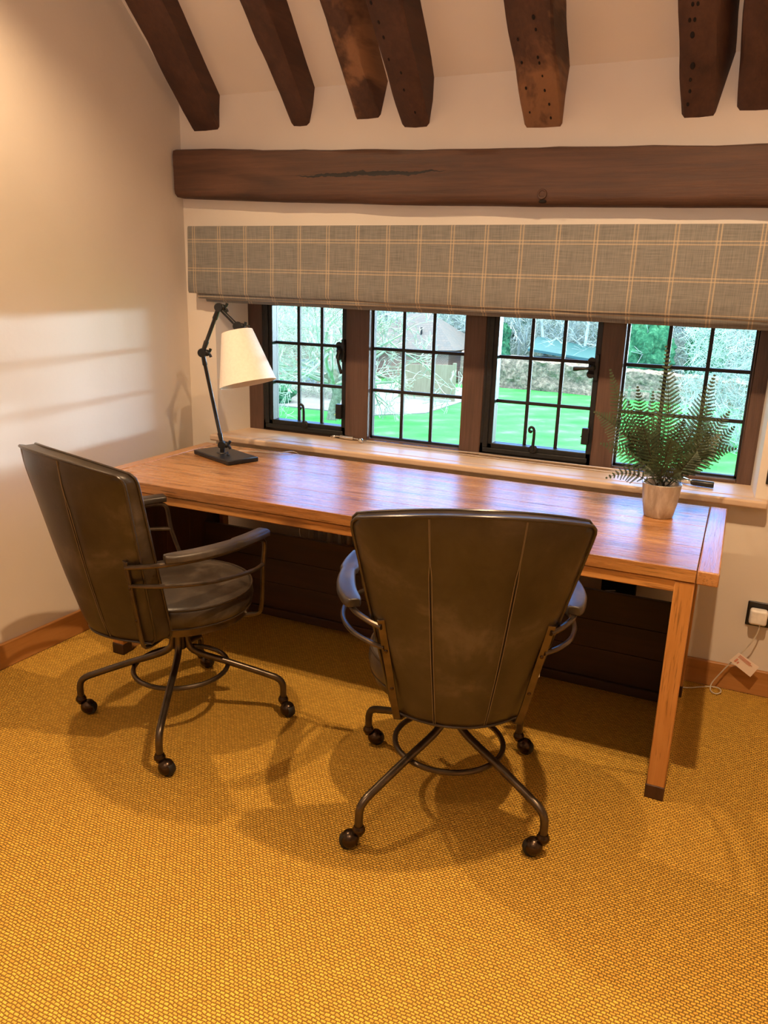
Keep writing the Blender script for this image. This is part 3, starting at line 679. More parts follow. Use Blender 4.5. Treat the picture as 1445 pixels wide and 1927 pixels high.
    for rr, zz in ((R0-0.003, 0.500), (R0-0.006, 0.434)):
        q = MB(); q.tube([(rr*math.cos(a*2*PI/64), cy0+rr*math.sin(a*2*PI/64), zz) for a in range(64)], 0.0038, 8, closed=True); q.build('piping', PIPING, so, smooth=True)
    pl_ = MB(); pl_.lathe([(0.0, 0.398), (R0-0.028, 0.398), (R0-0.015, 0.404), (R0-0.012, 0.432), (0, 0.432)], (0, cy0, 0), 48, close=False); pl_.build('seat_plate', METAL, root, smooth=True, ang=40)
    co = MB(); co.lathe([(0, 0.26), (0.020, 0.26), (0.020, 0.34), (0.030, 0.342), (0.030, 0.385), (0.055, 0.392), (0.055, 0.399), (0, 0.399)], (0, 0, 0), 28, close=False); co.build('column', METAL, root, smooth=True, ang=40)
    # --- swivel base
    for k in range(4):
        a = math.radians(cross + 90*k - (facing-90)); e = Vector((math.cos(a), math.sin(a), 0))
        pf = [(0.024, 0.335), (0.025, 0.290), (0.035, 0.262), (0.062, 0.242), (0.11, 0.224), (0.163, 0.207), (0.24, 0.180), (0.30, 0.158), (0.335, 0.144), (0.353, 0.128), (0.360, 0.105), (0.360, 0.064)]
        lg = MB(); lg.tube(cat_rom([e*r_ + Vector((0, 0, z_)) for r_, z_ in pf], 5), 0.0118, 12)
        lo_ = lg.build('base_leg', METAL, root, smooth=True)
        wd = math.radians(ball_dirs[k] - (facing-90)); bd = Vector((math.cos(wd), math.sin(wd), 0))
        base = e*0.360
        ct = MB(); ct.lathe([(0.0, 0.070), (0.0135, 0.070), (0.016, 0.064), (0.0185, 0.060), (0.0185, 0.052), (0.015, 0.048), (0.012, 0.040), (0, 0.04)], base, 20, close=False)
        cz = base + bd*0.024
        ct.sphere(cz+Vector((0, 0, 0.0285)), 0.0265, 22, 14)
        cto = ct.build('caster', METALD, root, smooth=True, ang=60)
        wh = MB(); ax = Vector((-bd.y, bd.x, 0)); RR = ax.to_track_quat('Z', 'Y').to_matrix()
        wh.lathe([(0, -0.015), (0.022, -0.013), (0.0245, -0.005), (0.0245, 0.005), (0.022, 0.013), (0, 0.015)], cz+bd*0.006+Vector((0, 0, 0.0245)), 24, RR, close=False)
        wh.build('wheel', RUBBER, cto, smooth=True)
    rg = MB(); rg.tube([(0.163*math.cos(a*2*PI/60), 0.163*math.sin(a*2*PI/60), 0.188) for a in range(60)], 0.0085, 10, closed=True); rg.build('foot_ring', METAL, root, smooth=True)
    if tagged:
        tg = MB(); tg.tube(cat_rom([(0.243, 0.02, 0.445), (0.252, 0.03, 0.432), (0.256, 0.03, 0.42)], 4), 0.0009, 5); tg.obox((0.258, 0.03, 0.408), 0.004, 0.0006, 0.012); tg.build('care_label', WHITE, root)
        root.children[-1]['label'] = 'tiny white label thread'
    return root
chair((0.7972, -1.1325), 72.7, 27.0, [-20, 10, 20, 0], 'brown leather swivel armchair on the left, turned towards the lamp')
chair((1.8124, -1.1463), 113.0, 67.5, [-10, 30, -150, 200], 'brown leather swivel armchair on the right, its back to the viewer', True)

# ================================================================== DESK LAMP
lp = thing('desk_lamp', 'black jointed desk lamp with a cream cone shade', 'lamp', (0.4515, -0.3535, 0.7605), math.radians(-23.7))
bs = MB(); bs.box(-0.146, 0.146, -0.076, 0.076, 0.0, 0.020); bs.build('base_plate', BLACK, lp, bevel=0.004)
V = Vector
piv, elb, top, head = V((0.431, -0.348, 0.815)), V((0.366, -0.378, 1.211)), V((0.435, -0.347, 1.400)), V((0.505, -0.316, 1.325))
stm = MB(); stm.tube([(piv.x, piv.y, 0.780), (piv.x, piv.y, 0.812)], 0.0105, 14); stm.lathe([(0.0, 0), (0.026, 0), (0.024, 0.003), (0.0, 0.003)], (piv.x, piv.y, 0.780), 20, close=False); stm.build('stem', BLACK, lp, world=True, smooth=True)
JN = V((-0.40, 0.90, 0)).normalized()   # joint axis, seen nearly end-on
def joint(p, r):
    j = MB(); q = JN.to_track_quat('Z', 'Y').to_matrix(); j.lathe([(0, -0.016), (r*0.9, -0.016), (r, -0.012), (r, 0.012), (r*0.9, 0.016), (0, 0.016)], p, 20, q, close=False)
    s_ = V((0.9, 0.4, 0)); j.sphere(p+s_*0.018, r*0.75, 14, 8); jo = j.build('joint', IRON, lp, world=True, smooth=True)
    wn = MB(); 
    for dz in (-1, 1): wn.tube(cat_rom([p+s_*0.018, p+s_*0.030+V((0, 0, dz*0.006)), p+s_*0.036+V((0, 0, dz*0.018))], 4), [0.004]*4+[0.0062]*5, 8)
    o = wn.build('wing_nut', IRON, jo, world=False, smooth=True); inv = mat_of(lp).inverted(); o.data.transform(inv)
joint(piv, 0.018); joint(elb, 0.019); joint(top, 0.018); joint(head, 0.019)
def rod(a, b_, name='arm'):
    r = MB(); d = (b_-a); L = d.length; u = d.normalized()
    r.tube([a, a+u*L*0.04, a+u*0.05, a+u*0.055, b_-u*0.055, b_-u*0.05, b_-u*L*0.04, b_], [0.0075, 0.009, 0.011, 0.0082, 0.0082, 0.011, 0.009, 0.0075], 12); return r.build(name, BLACK, lp, world=True, smooth=True)
rod(piv, elb); rod(elb, top)
r = MB(); r.tube([top, head], [0.008, 0.009], 12); r.build('arm', BLACK, lp, world=True, smooth=True)
axd = V((0.043, 0.022, -0.212)) + V((0.39, -0.88, 0))*0.042; axd.normalize()
tc_ = head + axd*0.020 + V((-0.006, -0.003, -0.002))
Rq = (-axd).to_track_quat('Z', 'Y').to_matrix()
nk = MB(); nk.tube([head, tc_+axd*0.03], 0.012, 14); nk.tube([head+V((0.02, 0.01, 0.006)), head+V((0.045, 0.02, 0.002))], 0.003, 8); nk.build('neck', BLACK, lp, world=True, smooth=True)
sh = MB(); H_ = 0.222
prof = [(0.0, -0.004), (0.055, -0.004), (0.066, 0.0), (0.0665, -0.002), (0.121, -H_+0.002), (0.122, -H_), (0.119, -H_), (0.064, -0.004), (0.050, -0.008), (0, -0.008)]
sh.lathe(prof, tc_, 64, Rq, close=False); sh.build('lamp_shade', SHADE, lp, world=True, smooth=True, ang=30)
bu = MB(); bu.sphere(tc_+axd*0.13, 0.028, 16, 10); bu.tube([tc_, tc_+axd*0.11], 0.014, 12); bu.build('bulb', WHITE, lp, world=True, smooth=True)
sw = MB(); sw.lathe([(0, 0), (0.007, 0), (0.006, 0.006), (0.002, 0.008), (0.0025, 0.020), (0, 0.021)], (0.055, -0.020, 0.020), 12, close=False); sw.build('switch', IRON, lp, smooth=True)
# lamp cord: loops behind the base, drops behind the desk to the outlet
lc = MB()
lc.tube(cat_rom([(0.385, -0.30, 0.765), (0.37, -0.285, 0.79), (0.385, -0.27, 0.80), (0.40, -0.28, 0.775), (0.45, -0.21, 0.764), (0.52, -0.185, 0.764), (0.60, -0.17, 0.764), (0.66, -0.105, 0.763), (0.70, -0.100, 0.70), (0.745, -0.12, 0.56), (0.765, -0.245, 0.46), (0.775, -0.262, 0.42), (0.79, -0.255, 0.35), (0.95, -0.20, 0.24), (1.3, -0.13, 0.10), (1.8, -0.1, 0.08), (1.98, -0.09, 0.22), (2.03, -0.05, 0.31), (2.075, -0.035, 0.330), (2.122, -0.03, 0.338)], 7), 0.0022, 6)
tag(lc.build('lamp_cord', CORD, smooth=True), 'thin clear cord running from behind the desk lamp down behind the desk', 'cord')

# ================================================================== POTTED FERN
pf_ = thing('potted_fern', 'dark green fern in a silver-grey pot on the desk', 'plant', (2.268, -0.345, 0.7605))
pt = MB(); pt.lathe([(0, 0.0), (0.046, 0.0), (0.049, 0.003), (0.058, 0.05), (0.065, 0.112), (0.0665, 0.118), (0.064, 0.120), (0.060, 0.116), (0.056, 0.095), (0, 0.095)], (0, 0, 0), 48, close=False)
pt.build('pot', POT, pf_, smooth=True, ang=40)
so_ = MB(); so_.sphere((0, 0, 0.094), 0.052, 20, 10, sc=(1, 1, 0.25)); so_.build('moss', SOIL, pf_, smooth=True)
rng = random.Random(3)
def frond(p0, p1, bend, width, npairs=24):
    """bipinnate frond: stem from p0 to p1 sagging outward, pairs of toothed leaflets"""
    p0, p1 = V(p0), V(p1); d = p1-p0; L = d.length
    side = d.cross(V((0, 0, 1)));
    if side.length < 0.05*L: side = V((1, 0.3, 0))
    # leaf plane turned roughly to the light/viewer with some scatter
    pts = []
    for i in range(21):
        t = i/20; pts.append(p0+d*t + V(bend)*math.sin(PI*t)**1.0*L*0.18)
    st2 = MB(); st2.tube(pts, [0.0019*(1-0.75*i/20) for i in range(21)], 6, m=0)
    facing_ = V((0.2+rng.uniform(-.5, .5), -1, 0.35+rng.uniform(-.4, .4))).normalized()
    npairs = max(10, int(L*0.80/0.0130))
    for k in range(npairs):
        t = 0.20 + 0.79*k/(npairs-1)
        i = min(19, int(t*20)); q = pts[i].lerp(pts[i+1], t*20-i); tan = (pts[i+1]-pts[i]).normalized()
        sd_ = tan.cross(facing_).normalized()
        env = math.sin(PI*min(1, (t-0.12)/0.62*0.5)) if t < 0.74-0.0 else 1.0
        env = min(1, (t-0.13)/0.22)*(1-((t-0.35)/0.66)**1.25 if t > 0.35 else 1)
        ll = width*max(0.05, env)*rng.uniform(0.86, 1.08)
        for s_ in (-1, 1):
            dr = (sd_*s_*1.0 + tan*0.55).normalized(); nrm = dr.cross(facing_).normalized()
            drp = facing_*(-0.02)
            n2 = max(3, int(ll/0.0045)); 
            a = q; e = q+dr*ll - facing_*ll*0.12
            st2.add([a-nrm*0.0019, a+nrm*0.0019, e], [(0, 1, 2)], 1)
            for j in range(n2):
                u = (j+0.6)/(n2+0.3); c = a.lerp(e, u); w_ = 0.0053*(1-0.70*u)*(0.6+0.5*min(1, ll/0.05))+0.0008
                for s3 in (-1, 1):
                    o = nrm*s3*w_ + dr*w_*0.45
                    hh = dr*0.0019
                    st2.add([c-hh, c+hh, c+o+hh*0.3, c+o*0.6-hh*1.3], [(0, 1, 2, 3)], 1)
    return st2.build('frond', [STEM, LEAF], pf_)
C0 = V((0, 0, 0.10))
tips = [((-0.042, -0.023, 0.583), (0.15, 0, 0), .052), ((-0.202, -0.094, 0.501), (-0.3, -0.1, 0.15), .045), ((0.116, 0.048, 0.493), (0.3, 0, 0.1), .058),
        ((-0.237, -0.109, 0.358), (-0.2, 0, 0.6), .060), ((0.216, 0.093, 0.245), (0.1, 0, 0.8), .052), ((-0.178, -0.083, 0.130), (-0.1, 0, 1.0), .034),
        ((0.113, 0.047, 0.396), (0.4, 0, 0.2), .060), ((0.177, 0.075, 0.371), (0.4, 0, 0.3), .055), ((-0.102, -0.149, 0.457), (-0.2, 0, 0.1), .050),
        ((-0.076, 0.10, 0.417), (-0.3, 0, 0.1), .040), ((-0.207, -0.096, 0.250), (-0.1, 0, 0.6), .050), ((0.02, -0.16, 0.30), (0.1, -0.3, 0.5), .060),
        ((0.20, 0.09, 0.32), (0.4, 0.2, 0.35), .055), ((-0.11, 0.03, 0.30), (-0.3, 0.1, 0.4), .055), ((0.10, -0.12, 0.26), (0.3, -0.2, 0.5), .050), ((-0.02, -0.08, 0.44), (-0.1, -0.2, 0.1), .062),
        ((-0.09, -0.06, 0.36), (-0.2, 0, 0.2), .06), ((0.13, -0.05, 0.33), (0.3, -0.2, 0.3), .06), ((-0.15, 0.06, 0.38), (-0.3, 0.1, 0.2), .055), ((0.05, -0.13, 0.36), (0.1, -0.3, 0.3), .06), ((0.16, 0.02, 0.30), (0.3, 0, 0.5), .055), ((-0.16, -0.03, 0.30), (-0.2, 0, 0.5), .052), ((-0.05, -0.10, 0.19), (-0.2, -0.3, 0.8), .04), ((0.06, -0.09, 0.18), (0.2, -0.3, 0.8), .04)]
for tp_, bd_, wd_ in tips:
    a = rng.uniform(0, 2*PI); frond(C0+V((0.018*math.cos(a), 0.018*math.sin(a), 0)), V(tp_), bd_, wd_*1.22, 28)

# ================================================================== small things on the sill
rd = thing('blind_pole', 'slim silver pole with chrome cap lying along the sill', 'pole', (1.4, 0.165, 0.789))
p = MB(); p.tube([(0.845, 0.170, 0.796), (1.45, 0.176, 0.796), (2.22, 0.170, 0.796)], 0.0045, 10); p.build('rod', CHROME, rd, world=True, smooth=True)
p = MB(); p.tube([(0.735, 0.183, 0.799), (0.745, 0.182, 0.799), (0.815, 0.176, 0.799)], [0.006, 0.0105, 0.0105], 14); p.tube([(0.815, 0.176, 0.798), (0.860, 0.171, 0.797)], 0.004, 10); p.build('end_grip', CHROME, rd, world=True, smooth=True)
p = MB(); p.tube(cat_rom([(0.735, 0.183, 0.799), (0.715, 0.186, 0.797), (0.700, 0.182, 0.794), (0.694, 0.176, 0.791)], 4), [0.005]*6+[0.008]*7, 8); p.build('hook', CHROME, rd, world=True, smooth=True)
pb2 = thing('blind_pole', 'thin second rod with a ball joint beside the pole on the sill', 'pole', (1.0, 0.13, 0.789))
p = MB(); p.sphere((0.870, 0.140, 0.800), 0.012, 18, 12); p.build('ball', CHROME, pb2, world=True, smooth=True)
p = MB(); p.tube([(0.870, 0.140, 0.795), (1.5, 0.135, 0.791), (2.15, 0.13, 0.791)], 0.0030, 8); p.build('rod', CHROME, pb2, world=True, smooth=True)
tl = thing('window_tool', 'black-handled tool with angled silver neck on the sill behind the pot', 'tool', (2.34, 0.08, 0.788))
p = MB(); p.tube([(2.345, 0.075, 0.801), (2.355, 0.074, 0.801), (2.425, 0.066, 0.801), (2.428, 0.066, 0.801)], [0.010, 0.0125, 0.0125, 0.011], 16); p.build('grip', BLACK, tl, world=True, smooth=True)
p = MB(); p.tube([(2.345, 0.075, 0.801), (2.325, 0.082, 0.801), (2.275, 0.150, 0.803)], [0.008, 0.012, 0.011], 12); p.build('neck', CHROME, tl, world=True, smooth=True)
p = MB(); p.tube([(2.285, 0.155, 0.802), (2.21, 0.165, 0.802)], 0.0125, 14); p.build('head', BLACK, tl, world=True, smooth=True)

# ================================================================== sockets, charger, cable
def plate(name, label, x0, x1, z0, z1, cat):
    t = thing(name, label, cat, ((x0+x1)/2, 0, (z0+z1)/2)); p = MB(); p.box(x0, x1, -0.008, 0.0, z0, z1); p.build('face_plate', BLACK, t, world=True, bevel=0.004); return t
so1 = plate('wall_socket', 'black double wall socket with a white charger in it', 2.612, 2.758, 0.284, 0.383, 'socket')
for x0_, x1_, z0_, z1_ in ((2.720, 2.726, 0.335, 0.350), (2.704, 2.711, 0.305, 0.313), (2.735, 2.742, 0.305, 0.313)):
    p = MB(); p.box(x0_, x1_, -0.0095, -0.007, z0_, z1_); p.build('pin_slot', HOLE, so1, world=True)
so2 = plate('wall_socket', 'black wall socket in the shadow under the desk', 2.060, 2.200, 0.302, 0.392, 'socket')
swt = plate('wall_switch', 'black switch plate cut off by the right picture edge', 2.602, 2.690, 0.842, 0.902, 'switch')
ch = thing('phone_charger', 'white square charger plugged into the right wall socket', 'charger', (2.652, -0.03, 0.33))
p = MB(); p.box(2.622, 2.684, -0.048, -0.009, 0.302, 0.362); p.build('charger_body', WHITE, ch, world=True, bevel=0.010, bseg=4)
cb = MB(); cb.tube(cat_rom([(2.662, -0.035, 0.303), (2.660, -0.038, 0.275), (2.645, -0.04, 0.23), (2.615, -0.04, 0.175), (2.580, -0.04, 0.12), (2.545, -0.045, 0.06), (2.528, -0.05, 0.025), (2.530, -0.07, 0.006), (2.550, -0.085, 0.006), (2.566, -0.065, 0.008), (2.558, -0.045, 0.012), (2.530, -0.040, 0.010), (2.49, -0.055, 0.006), (2.44, -0.085, 0.005), (2.36, -0.10, 0.005), (2.2, -0.11, 0.005)], 8), 0.0024, 8)
tag(cb.build('charger_cable', CORD, smooth=True), 'clear cable hanging from the charger and looping on the carpet', 'cable')
tg = thing('paper_tag', 'white and pink paper tag hanging on the charger cable', 'tag', (2.62, -0.05, 0.14))
a, b1_, c, d = V((2.578, -0.052, 0.142)), V((2.607, -0.048, 0.180)), V((2.684, -0.052, 0.138)), V((2.660, -0.058, 0.093))
p = MB(); nn = V((0, -0.0008, 0)); p.hexa([a, d, b1_, c, a+nn, d+nn, b1_+nn, c+nn]); p.build('tag_card', PAPER, tg, world=True)
def on(u, v): return a+(d-a)*u+(b1_-a)*v + V((0, -0.0016, 0))
p = MB()
for (u0, u1, v0, v1) in ((0.1, 0.62, 0.86, 0.92), (0.1, 0.72, 0.76, 0.81), (0.1, 0.66, 0.67, 0.71), (0.12, 0.20, 0.2, 0.55), (0.24, 0.30, 0.2, 0.4)):
    p.add([on(u0, v0), on(u1, v0), on(u1, v1), on(u0, v1)], [(0, 1, 2, 3)])
p.build('tag_print', REDINK, tg, world=True)

# ================================================================== radiator under the window
ra = thing('column_radiator', 'white column radiator on the wall behind the desk', 'radiator', (1.2, -0.075, 0.1))
sec = MB(); 
for yy in (-0.105, -0.060): sec.tube([(0.741, yy, 0.16), (0.741, yy, 0.60)], 0.0125, 12)
for zz in (0.16, 0.60): sec.sphere((0.741, -0.0825, zz), 0.024, 14, 8, sc=(0.8, 1.6, 0.9))
s0 = sec.build('section', RADW, ra, world=True, smooth=True)
for k in range(1, 24):
    c = s0.copy(); COL.objects.link(c); c.parent = ra; c.location.x = s0.location.x + 0.050*k
for zz in (0.16, 0.60):
    p = MB(); p.tube([(0.73, -0.0825, zz), (1.90, -0.0825, zz)], 0.014, 10); p.build('header_pipe', RADW, ra, world=True, smooth=True)
for xx in (0.78, 1.84):
    p = MB(); p.box(xx-0.01, xx+0.01, -0.07, 0.0, 0.0, 0.16); p.build('support', RADW, ra, world=True)

# ================================================================== GARDEN (ground about 3 m below the room floor)
G = -3.0
g = MB(); g.box(-60, 40, 1.5, 33.0, G-0.3, G); struct('ground_1', g, LAWN, 'striped green lawn below the window')
def poly_slab(pts, z0, z1):
    mb = MB(); n_ = len(pts); mb.add([(x, y, z0) for x, y in pts]+[(x, y, z1) for x, y in pts], [tuple(range(n_))[::-1], tuple(range(n_, 2*n_))]+[(i, (i+1) % n_, n_+(i+1) % n_, n_+i) for i in range(n_)]); return mb
struct('ground_2', poly_slab([(-18, 22.3), (-9.4, 22.0), (-7.9, 23.6), (-7.7, 28.0), (-8.6, 31.5), (-18, 31.5)], G-0.05, G+0.04), PATIO, 'pale stone patio beside the lawn')
# woodland bank behind everything
bk2 = MB(); nx, ny_ = 120, 26; vs = []; fs = []
for j in range(ny_+1):
    for i in range(nx+1):
        x = -60+69*i/nx; t = j/ny_
        y = 40+6*t + 1.6*noise.noise(Vector((x*0.25, t*4, 0))) + 0.5*noise.noise(Vector((x*1.3, t*14, 2)))
        z = G-0.2 + 6.2*t + 0.5*noise.noise(Vector((x*0.4, t*5, 9)))
        vs.append((x, y, z))
for j in range(ny_):
    for i in range(nx): a = j*(nx+1)+i; fs.append((a, a+1, a+nx+2, a+nx+1))
bk2.add(vs, fs); tag(bk2.build('woodland_undergrowth', BANK, smooth=True), 'dark tangled undergrowth on the bank behind the garden', 'undergrowth', None, 'stuff')
g3 = MB(); g3.box(-60, 40, 33.0, 41.0, G-0.3, G-0.02); struct('ground_3', g3, speck('rough_grass', [(0.05, 0.08, 0.04), (0.10, 0.14, 0.07), (0.2, 0.22, 0.13)], 2), 'rough grass beyond the hedge')

def branch(mb, p, d, L, r, depth, rg, up=0.15, spread=0.6, kids=(2, 4), seg=5, m=0, minr=0.004):
    pts = [p]; q = Vector(p); dd = Vector(d)
    for i in range(seg):
        dd = (dd + Vector((rg.gauss(0, .16), rg.gauss(0, .16), rg.gauss(0, .12)+up*0.15))).normalized(); q = q+dd*L/seg; pts.append(q.copy())
    mb.tube(pts, [max(minr, r*(1-0.55*i/seg)) for i in range(seg+1)], 5 if r > 0.05 else 3, m=m, cap=False)
    if depth == 0: return
    for k in range(rg.randint(*kids)+ (1 if depth < 3 else 0)):
        t = rg.uniform(0.25, 1.0); i = min(seg-1, int(t*seg)); s_ = pts[i].lerp(pts[i+1], t*seg-i)
        nd = (dd + Vector((rg.gauss(0, spread), rg.gauss(0, spread), rg.gauss(0, spread)+up))).normalized()
        branch(mb, s_, nd, L*rg.uniform(0.55, 0.8), max(minr, r*0.5), depth-1, rg, up, spread, kids, seg, m, minr)
# gnarled garden tree in front of the patio
rg = random.Random(11)
gt = thing('garden_tree', 'gnarled bare tree with pale branches on the lawn edge', 'tree', (-10.2, 20.6, G))
t1 = MB(); t1.tube(cat_rom([(-10.2, 20.6, G-0.05), (-10.15, 20.6, G+0.4), (-10.0, 20.6, G+0.9), (-10.15, 20.6, G+1.35), (-10.3, 20.6, G+1.6)], 5), [0.24, 0.2, 0.19, 0.18, 0.17, 0.16]+[0.17]*8+[0.24]*7, 12)
t1.build('trunk', BARK, gt, world=True, smooth=True)
t2 = MB()
for k in range(15):
    a = k*2.4; el = rg.uniform(0.15, 1.1)
    branch(t2, Vector((-10.2+0.12*math.cos(a), 20.6+0.12*math.sin(a), G+rg.uniform(1.0, 1.6))), Vector((math.cos(a)*math.cos(el), math.sin(a)*math.cos(el)*0.6, math.sin(el))), rg.uniform(1.8, 2.8), 0.085, 5, rg, 0.10, 0.6, (2, 3), 5, 0, 0.009)
t2.build('branches', TWIG, gt, world=True)
# woodland trees: three originals, then copies
def wood_tree(seed, x, y, label, h=3.2, sp=0.45, depth=4, kids=(2, 4)):
    rg = random.Random(seed); r = thing('bare_tree', label, 'tree', (x, y, G), 0, 'bare trees at the back of the garden')
    a = MB(); top_ = G+h
    tr_ = cat_rom([(x, y, G-0.1), (x+rg.uniform(-.1, .1), y, G+h*0.4), (x+rg.uniform(-.3, .3), y, G+h), (x+rg.uniform(-.5, .5), y, G+h*1.9)], 5)
    a.tube(tr_, [0.13-0.006*i for i in range(len(tr_))], 8); a.build('trunk', TWIGW, r, world=True, smooth=True)
    b_ = MB()
    for k in range(9):
        an = rg.uniform(0, 2*PI); q = tr_[rg.randint(3, len(tr_)-2)]
        branch(b_, q, Vector((math.cos(an), math.sin(an), rg.uniform(-0.2, 0.9))).normalized(), rg.uniform(1.2, 2.2), 0.04, depth-1, rg, 0.12, sp, kids, 4, 0, 0.010)
    b_.build('branches', TWIGW, r, world=True); return r
LBL = 'bare pale-twigged woodland tree beyond the garden hedge'
protos = [wood_tree(21, -14, 37.2, LBL), wood_tree(22, -7.0, 37.6, LBL), wood_tree(23, -2.0, 37.0, LBL)]
def copy_tree(o, loc, rz):
    c = o.copy(); COL.objects.link(c); c.location = loc; c.rotation_euler = (0, 0, rz)
    for h_ in o.children:
        d = h_.copy(); COL.objects.link(d); d.parent = c
    return c
rg = random.Random(5)
for k, x in enumerate([-31, -28.5, -26, -23.5, -21, -19, -17, -12, -9.8, -5.2, -3.6, -0.4, 1.1, 2.6, 4.2, -24.5, -16, -11, -8.3, -6.1, 0.3, 3.4]):
    copy_tree(protos[k % 3], (x+rg.uniform(-.5, .5), 36.8+rg.uniform(0, 3.2), G), rg.uniform(0, 6.28))
# loose bare twig thicket in front of the bank
def thicket(name, label, cat, x0, x1, y0, y1, z0, z1, n_, L, r, seed, m, up=0.5):
    rg = random.Random(seed); mb = MB()
    for k in range(n_):
        x = rg.uniform(x0, x1); y = rg.uniform(y0, y1); z = z0+(z1-z0)*rg.random()**1.1
        d = Vector((rg.gauss(0, .8), rg.gauss(0, .5), rg.gauss(up, .6))).normalized(); l = L*rg.uniform(0.5, 1.3)
        b_ = Vector((rg.gauss(0, .12), rg.gauss(0, .12), rg.gauss(0, .12)))*l
        p0 = Vector((x, y, z)); mb.tube([p0-d*l*.5, p0+b_, p0+d*l*.5], [r, r*0.8, r*0.35], 3, cap=False)
    return tag(mb.build(name, m), label, cat, None, 'stuff')
thicket('twig_thicket', 'pale bare twigs tangled in front of the woodland bank', 'thicket', -33, 7, 37.5, 40.0, G, 1.0, 9000, 1.2, 0.014, 3, TWIGW)
thicket('bare_shrub_tangle', 'bare shrub tangle outside the right end of the window', 'thicket', 0.9, 6.5, 21.5, 24.0, G, 1.3, 5200, 0.8, 0.008, 4, TWIGW)
thicket('bare_shrub_tangle', 'bare twiggy shrubs on the left by the brick outbuilding', 'thicket', -17.5, -11.5, 24.5, 26.5, G, 0.3, 2600, 0.8, 0.010, 8, TWIG)
# leafy blobs
def bush(name, label, c, r, m, seed, nu=44, nv=30, amp=0.35):
    mb = MB(); vs = []; fs = []
    for j in range(nv+1):
        th = PI*j/nv
        for i in range(nu):
            ph = 2*PI*i/nu; d = Vector((math.sin(th)*math.cos(ph), math.sin(th)*math.sin(ph), math.cos(th)))
            k = 1+amp*noise.noise(d*2.2+Vector((seed, 0, 0)))+amp*0.6*noise.noise(d*7+Vector((0, seed, 0)))+0.1*noise.noise(d*19)
            vs.append((c[0]+d.x*r[0]*k, c[1]+d.y*r[1]*k, max(G-0.05, c[2]+d.z*r[2]*k)))
    for j in range(nv):
        for i in range(nu): fs.append((j*nu+i, j*nu+(i+1) % nu, (j+1)*nu+(i+1) % nu, (j+1)*nu+i))
    mb.add(vs, fs); return tag(mb.build(name, m, smooth=True), label, 'shrub')
bush('evergreen_shrub', 'tall teal evergreen shrub seen left of the fern tip', (-1.6, 35.0, -1.3), (1.1, 0.9, 1.9), EVERG, 1)
bush('evergreen_shrub', 'broad evergreen shrub behind the garden hedge, left of the green shed', (-9.3, 36.3, -1.6), (0.9, 0.9, 1.5), EVERG, 2)
bush('evergreen_shrub', 'low evergreen shrub at the left edge of the first window', (-14.2, 22.9, -2.7), (0.9, 0.8, 0.7), EVERG, 3)
bush('evergreen_shrub', 'dark evergreen between the bare trunks on the right', (0.9, 36.0, -1.2), (0.8, 0.8, 1.8), EVERG, 4)
# hedge
hg = MB(); vs = []; fs = []; nx = 160; nr = 16
for i in range(nx+1):
    t = i/nx; x = -10.0+13.5*t; yb = 33.4-1.4*t; ht = 1.55-0.45*t
    for j in range(nr+1):
        s_ = j/nr
        if s_ < 0.4: y, z = yb, ht*s_/0.4
        elif s_ < 0.6: y, z = yb+1.0*(s_-0.4)/0.2, ht
        else: y, z = yb+1.0, ht*(1-s_)/0.4
        q = noise.noise(Vector((x*2.2, y*2, z*2.4)))*0.16+noise.noise(Vector((x*8, y*4, z*7)))*0.07
        vs.append((x, y+q, G+z+q*0.6 if s_ > 0 and s_ < 1 else G-0.05))
for i in range(nx):
    for j in range(nr): a = i*(nr+1)+j; fs.append((a, a+1, a+nr+2, a+nr+1))
fs.append(tuple(range(nr+1))); fs.append(tuple(nx*(nr+1)+j for j in range(nr+1))[::-1])
hg.add(vs, fs); tag(hg.build('beech_hedge', HEDGE, smooth=True), 'russet clipped beech hedge along the far side of the lawn', 'hedge')
# timber screen fence
sf = thing('screen_fence', 'pale timber screen fence panel on the patio', 'fence', (-9.1, 26.9, G))
p = MB(); p.hexa([(-10.35, 27.0, G+0.1), (-8.1, 27.0, G+0.1), (-10.35, 27.06, G+0.1), (-8.1, 27.06, G+0.1), (-10.35, 27.0, -1.62), (-8.1, 27.0, -1.5), (-10.35, 27.06, -1.62), (-8.1, 27.06, -1.5)]); p.build('panel', FENCEW, sf, world=True)
for xx in (-10.4, -8.05): p = MB(); p.box(xx-0.06, xx+0.06, 26.95, 27.08, G, -1.42 if xx > -9 else -1.56); p.build('post', FENCEW, sf, world=True)
# post and rail fence
pr_ = thing('rail_fence', 'weathered post and rail fence before the hedge, behind the fern', 'fence', (0, 29.8, G))
for k in range(8): p = MB(); x = -2.4+0.85*k; p.box(x-0.05, x+0.05, 29.95, 30.05, G, G+0.85); p.build('post', BARK, pr_, world=True)
for z in (0.35, 0.7): p = MB(); p.box(-2.5, 3.6, 29.92, 29.96, G+z-0.04, G+z+0.04); p.build('rail', BARK, pr_, world=True)
# green shed
sh_ = thing('green_shed', 'low dark green metal-roofed shed behind the hedge', 'shed', (-5.5, 36, G))
p = MB(); p.box(-7.2, -3.9, 35.9, 37.3, G, -1.75); p.build('wall', GREENR, sh_, world=True)
p = MB(); p.hexa([(-7.3, 35.7, -1.42), (-3.8, 35.7, -1.78), (-7.3, 37.5, -1.10), (-3.8, 37.5, -1.45), (-7.3, 35.7, -1.30), (-3.8, 35.7, -1.66), (-7.3, 37.5, -0.80), (-3.8, 37.5, -1.25)]); p.build('roof', GREENR, sh_, world=True)
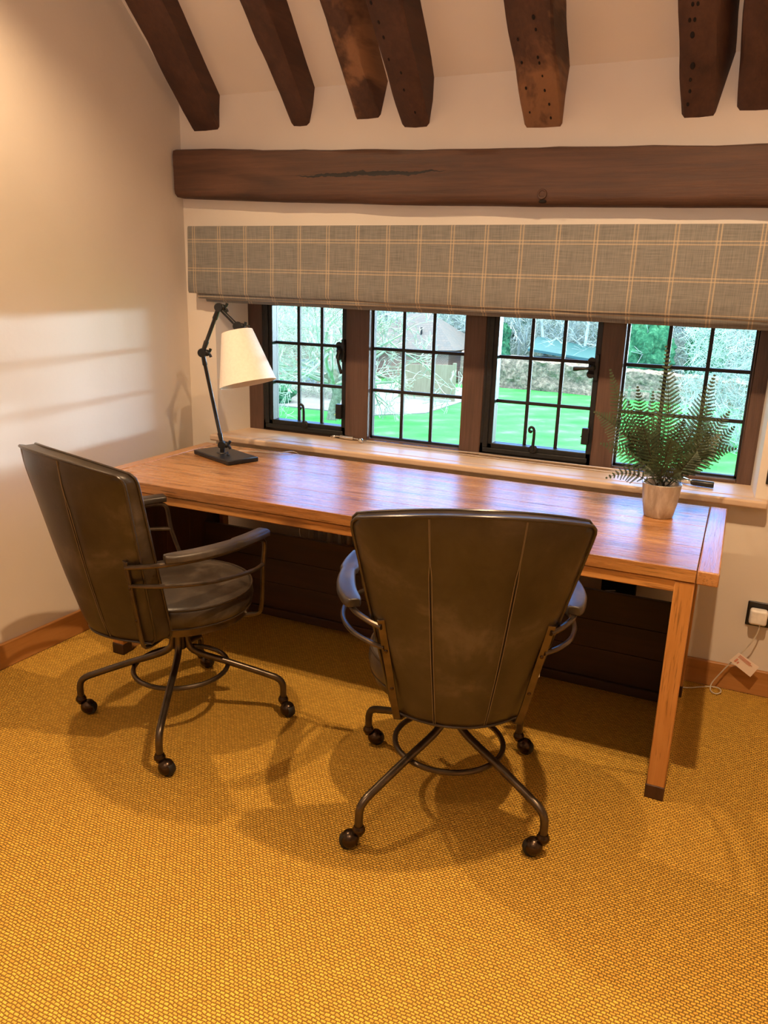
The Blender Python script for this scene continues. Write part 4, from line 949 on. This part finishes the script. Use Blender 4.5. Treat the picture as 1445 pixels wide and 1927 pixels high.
# brick outbuilding with clay roofs
hs = thing('brick_outbuilding', 'brick outbuilding with hipped clay tile roof beyond the patio', 'building', (-13, 34, G))
p = MB(); p.box(-15.0, -10.7, 33.6, 37.2, G, -1.5); p.build('wall', BRICK, hs, world=True)
p = MB(); p.add([(-15.6, 33.1, -1.62), (-10.2, 33.1, -1.42), (-10.0, 37.6, -1.5), (-15.6, 37.6, -1.5), (-14.2, 35.2, 0.12), (-12.25, 35.0, 0.22)], [(0, 1, 5, 4), (1, 2, 5), (2, 3, 4, 5), (3, 0, 4), (0, 3, 2, 1)]); p.build('roof', TILES, hs, world=True)
p = MB(); p.tube([(-12.3, 33.9, -1.0), (-12.3, 33.9, -0.45)], 0.05, 8); p.build('flue', IRON, hs, world=True)
hs2 = thing('brick_cottage', 'brick cottage wing with a blue door behind the bare tree', 'building', (-18, 31, G))
p = MB(); p.box(-22, -14.6, 29.0, 33, G, -1.2); p.build('wall', BRICK, hs2, world=True)
p = MB(); p.add([(-22.3, 28.7, -1.25), (-14.2, 28.7, -1.25), (-14.2, 33.3, -1.25), (-22.3, 33.3, -1.25), (-22.3, 31, 0.3), (-15.2, 31, 0.3)], [(0, 1, 5, 4), (1, 2, 5), (2, 3, 4, 5), (3, 0, 4), (0, 3, 2, 1)]); p.build('roof', TILES, hs2, world=True)
p = MB(); p.box(-16.4, -15.5, 28.93, 29.0, G+0.05, -1.9); dd = p.build('door', BLUEP, hs2, world=True)
p = MB(); p.box(-16.25, -16.0, 28.90, 28.93, G+0.5, -2.1); p.box(-15.9, -15.65, 28.90, 28.93, G+0.5, -2.1); o = p.build('pane', plain('pale_pane', (0.4, 0.5, 0.6), 0.2), dd); o.location = -Vector(hs2.location)
# daffodils
rg = random.Random(9)
first = None
for k in range(9):
    x, y = -9.65+rg.uniform(-.35, .6), 20.3+rg.uniform(-.3, .3)
    if first is None:
        f = thing('daffodil', 'small yellow daffodil growing at the foot of the gnarled tree', 'flower', (x, y, G), 0, 'daffodils under the tree')
        p = MB(); p.tube([(0, 0, 0), (0.01, 0, 0.22)], 0.008, 5); p.build('stem', EVERG, f)
        p = MB(); p.lathe([(0.0, 0.20), (0.06, 0.23), (0.0, 0.235), (0.03, 0.27)], (0.01, 0, 0), 8, close=False); p.build('flower_head', YEL, f); first = f
    else: copy_tree(first, (x, y, G), rg.uniform(0, 6))
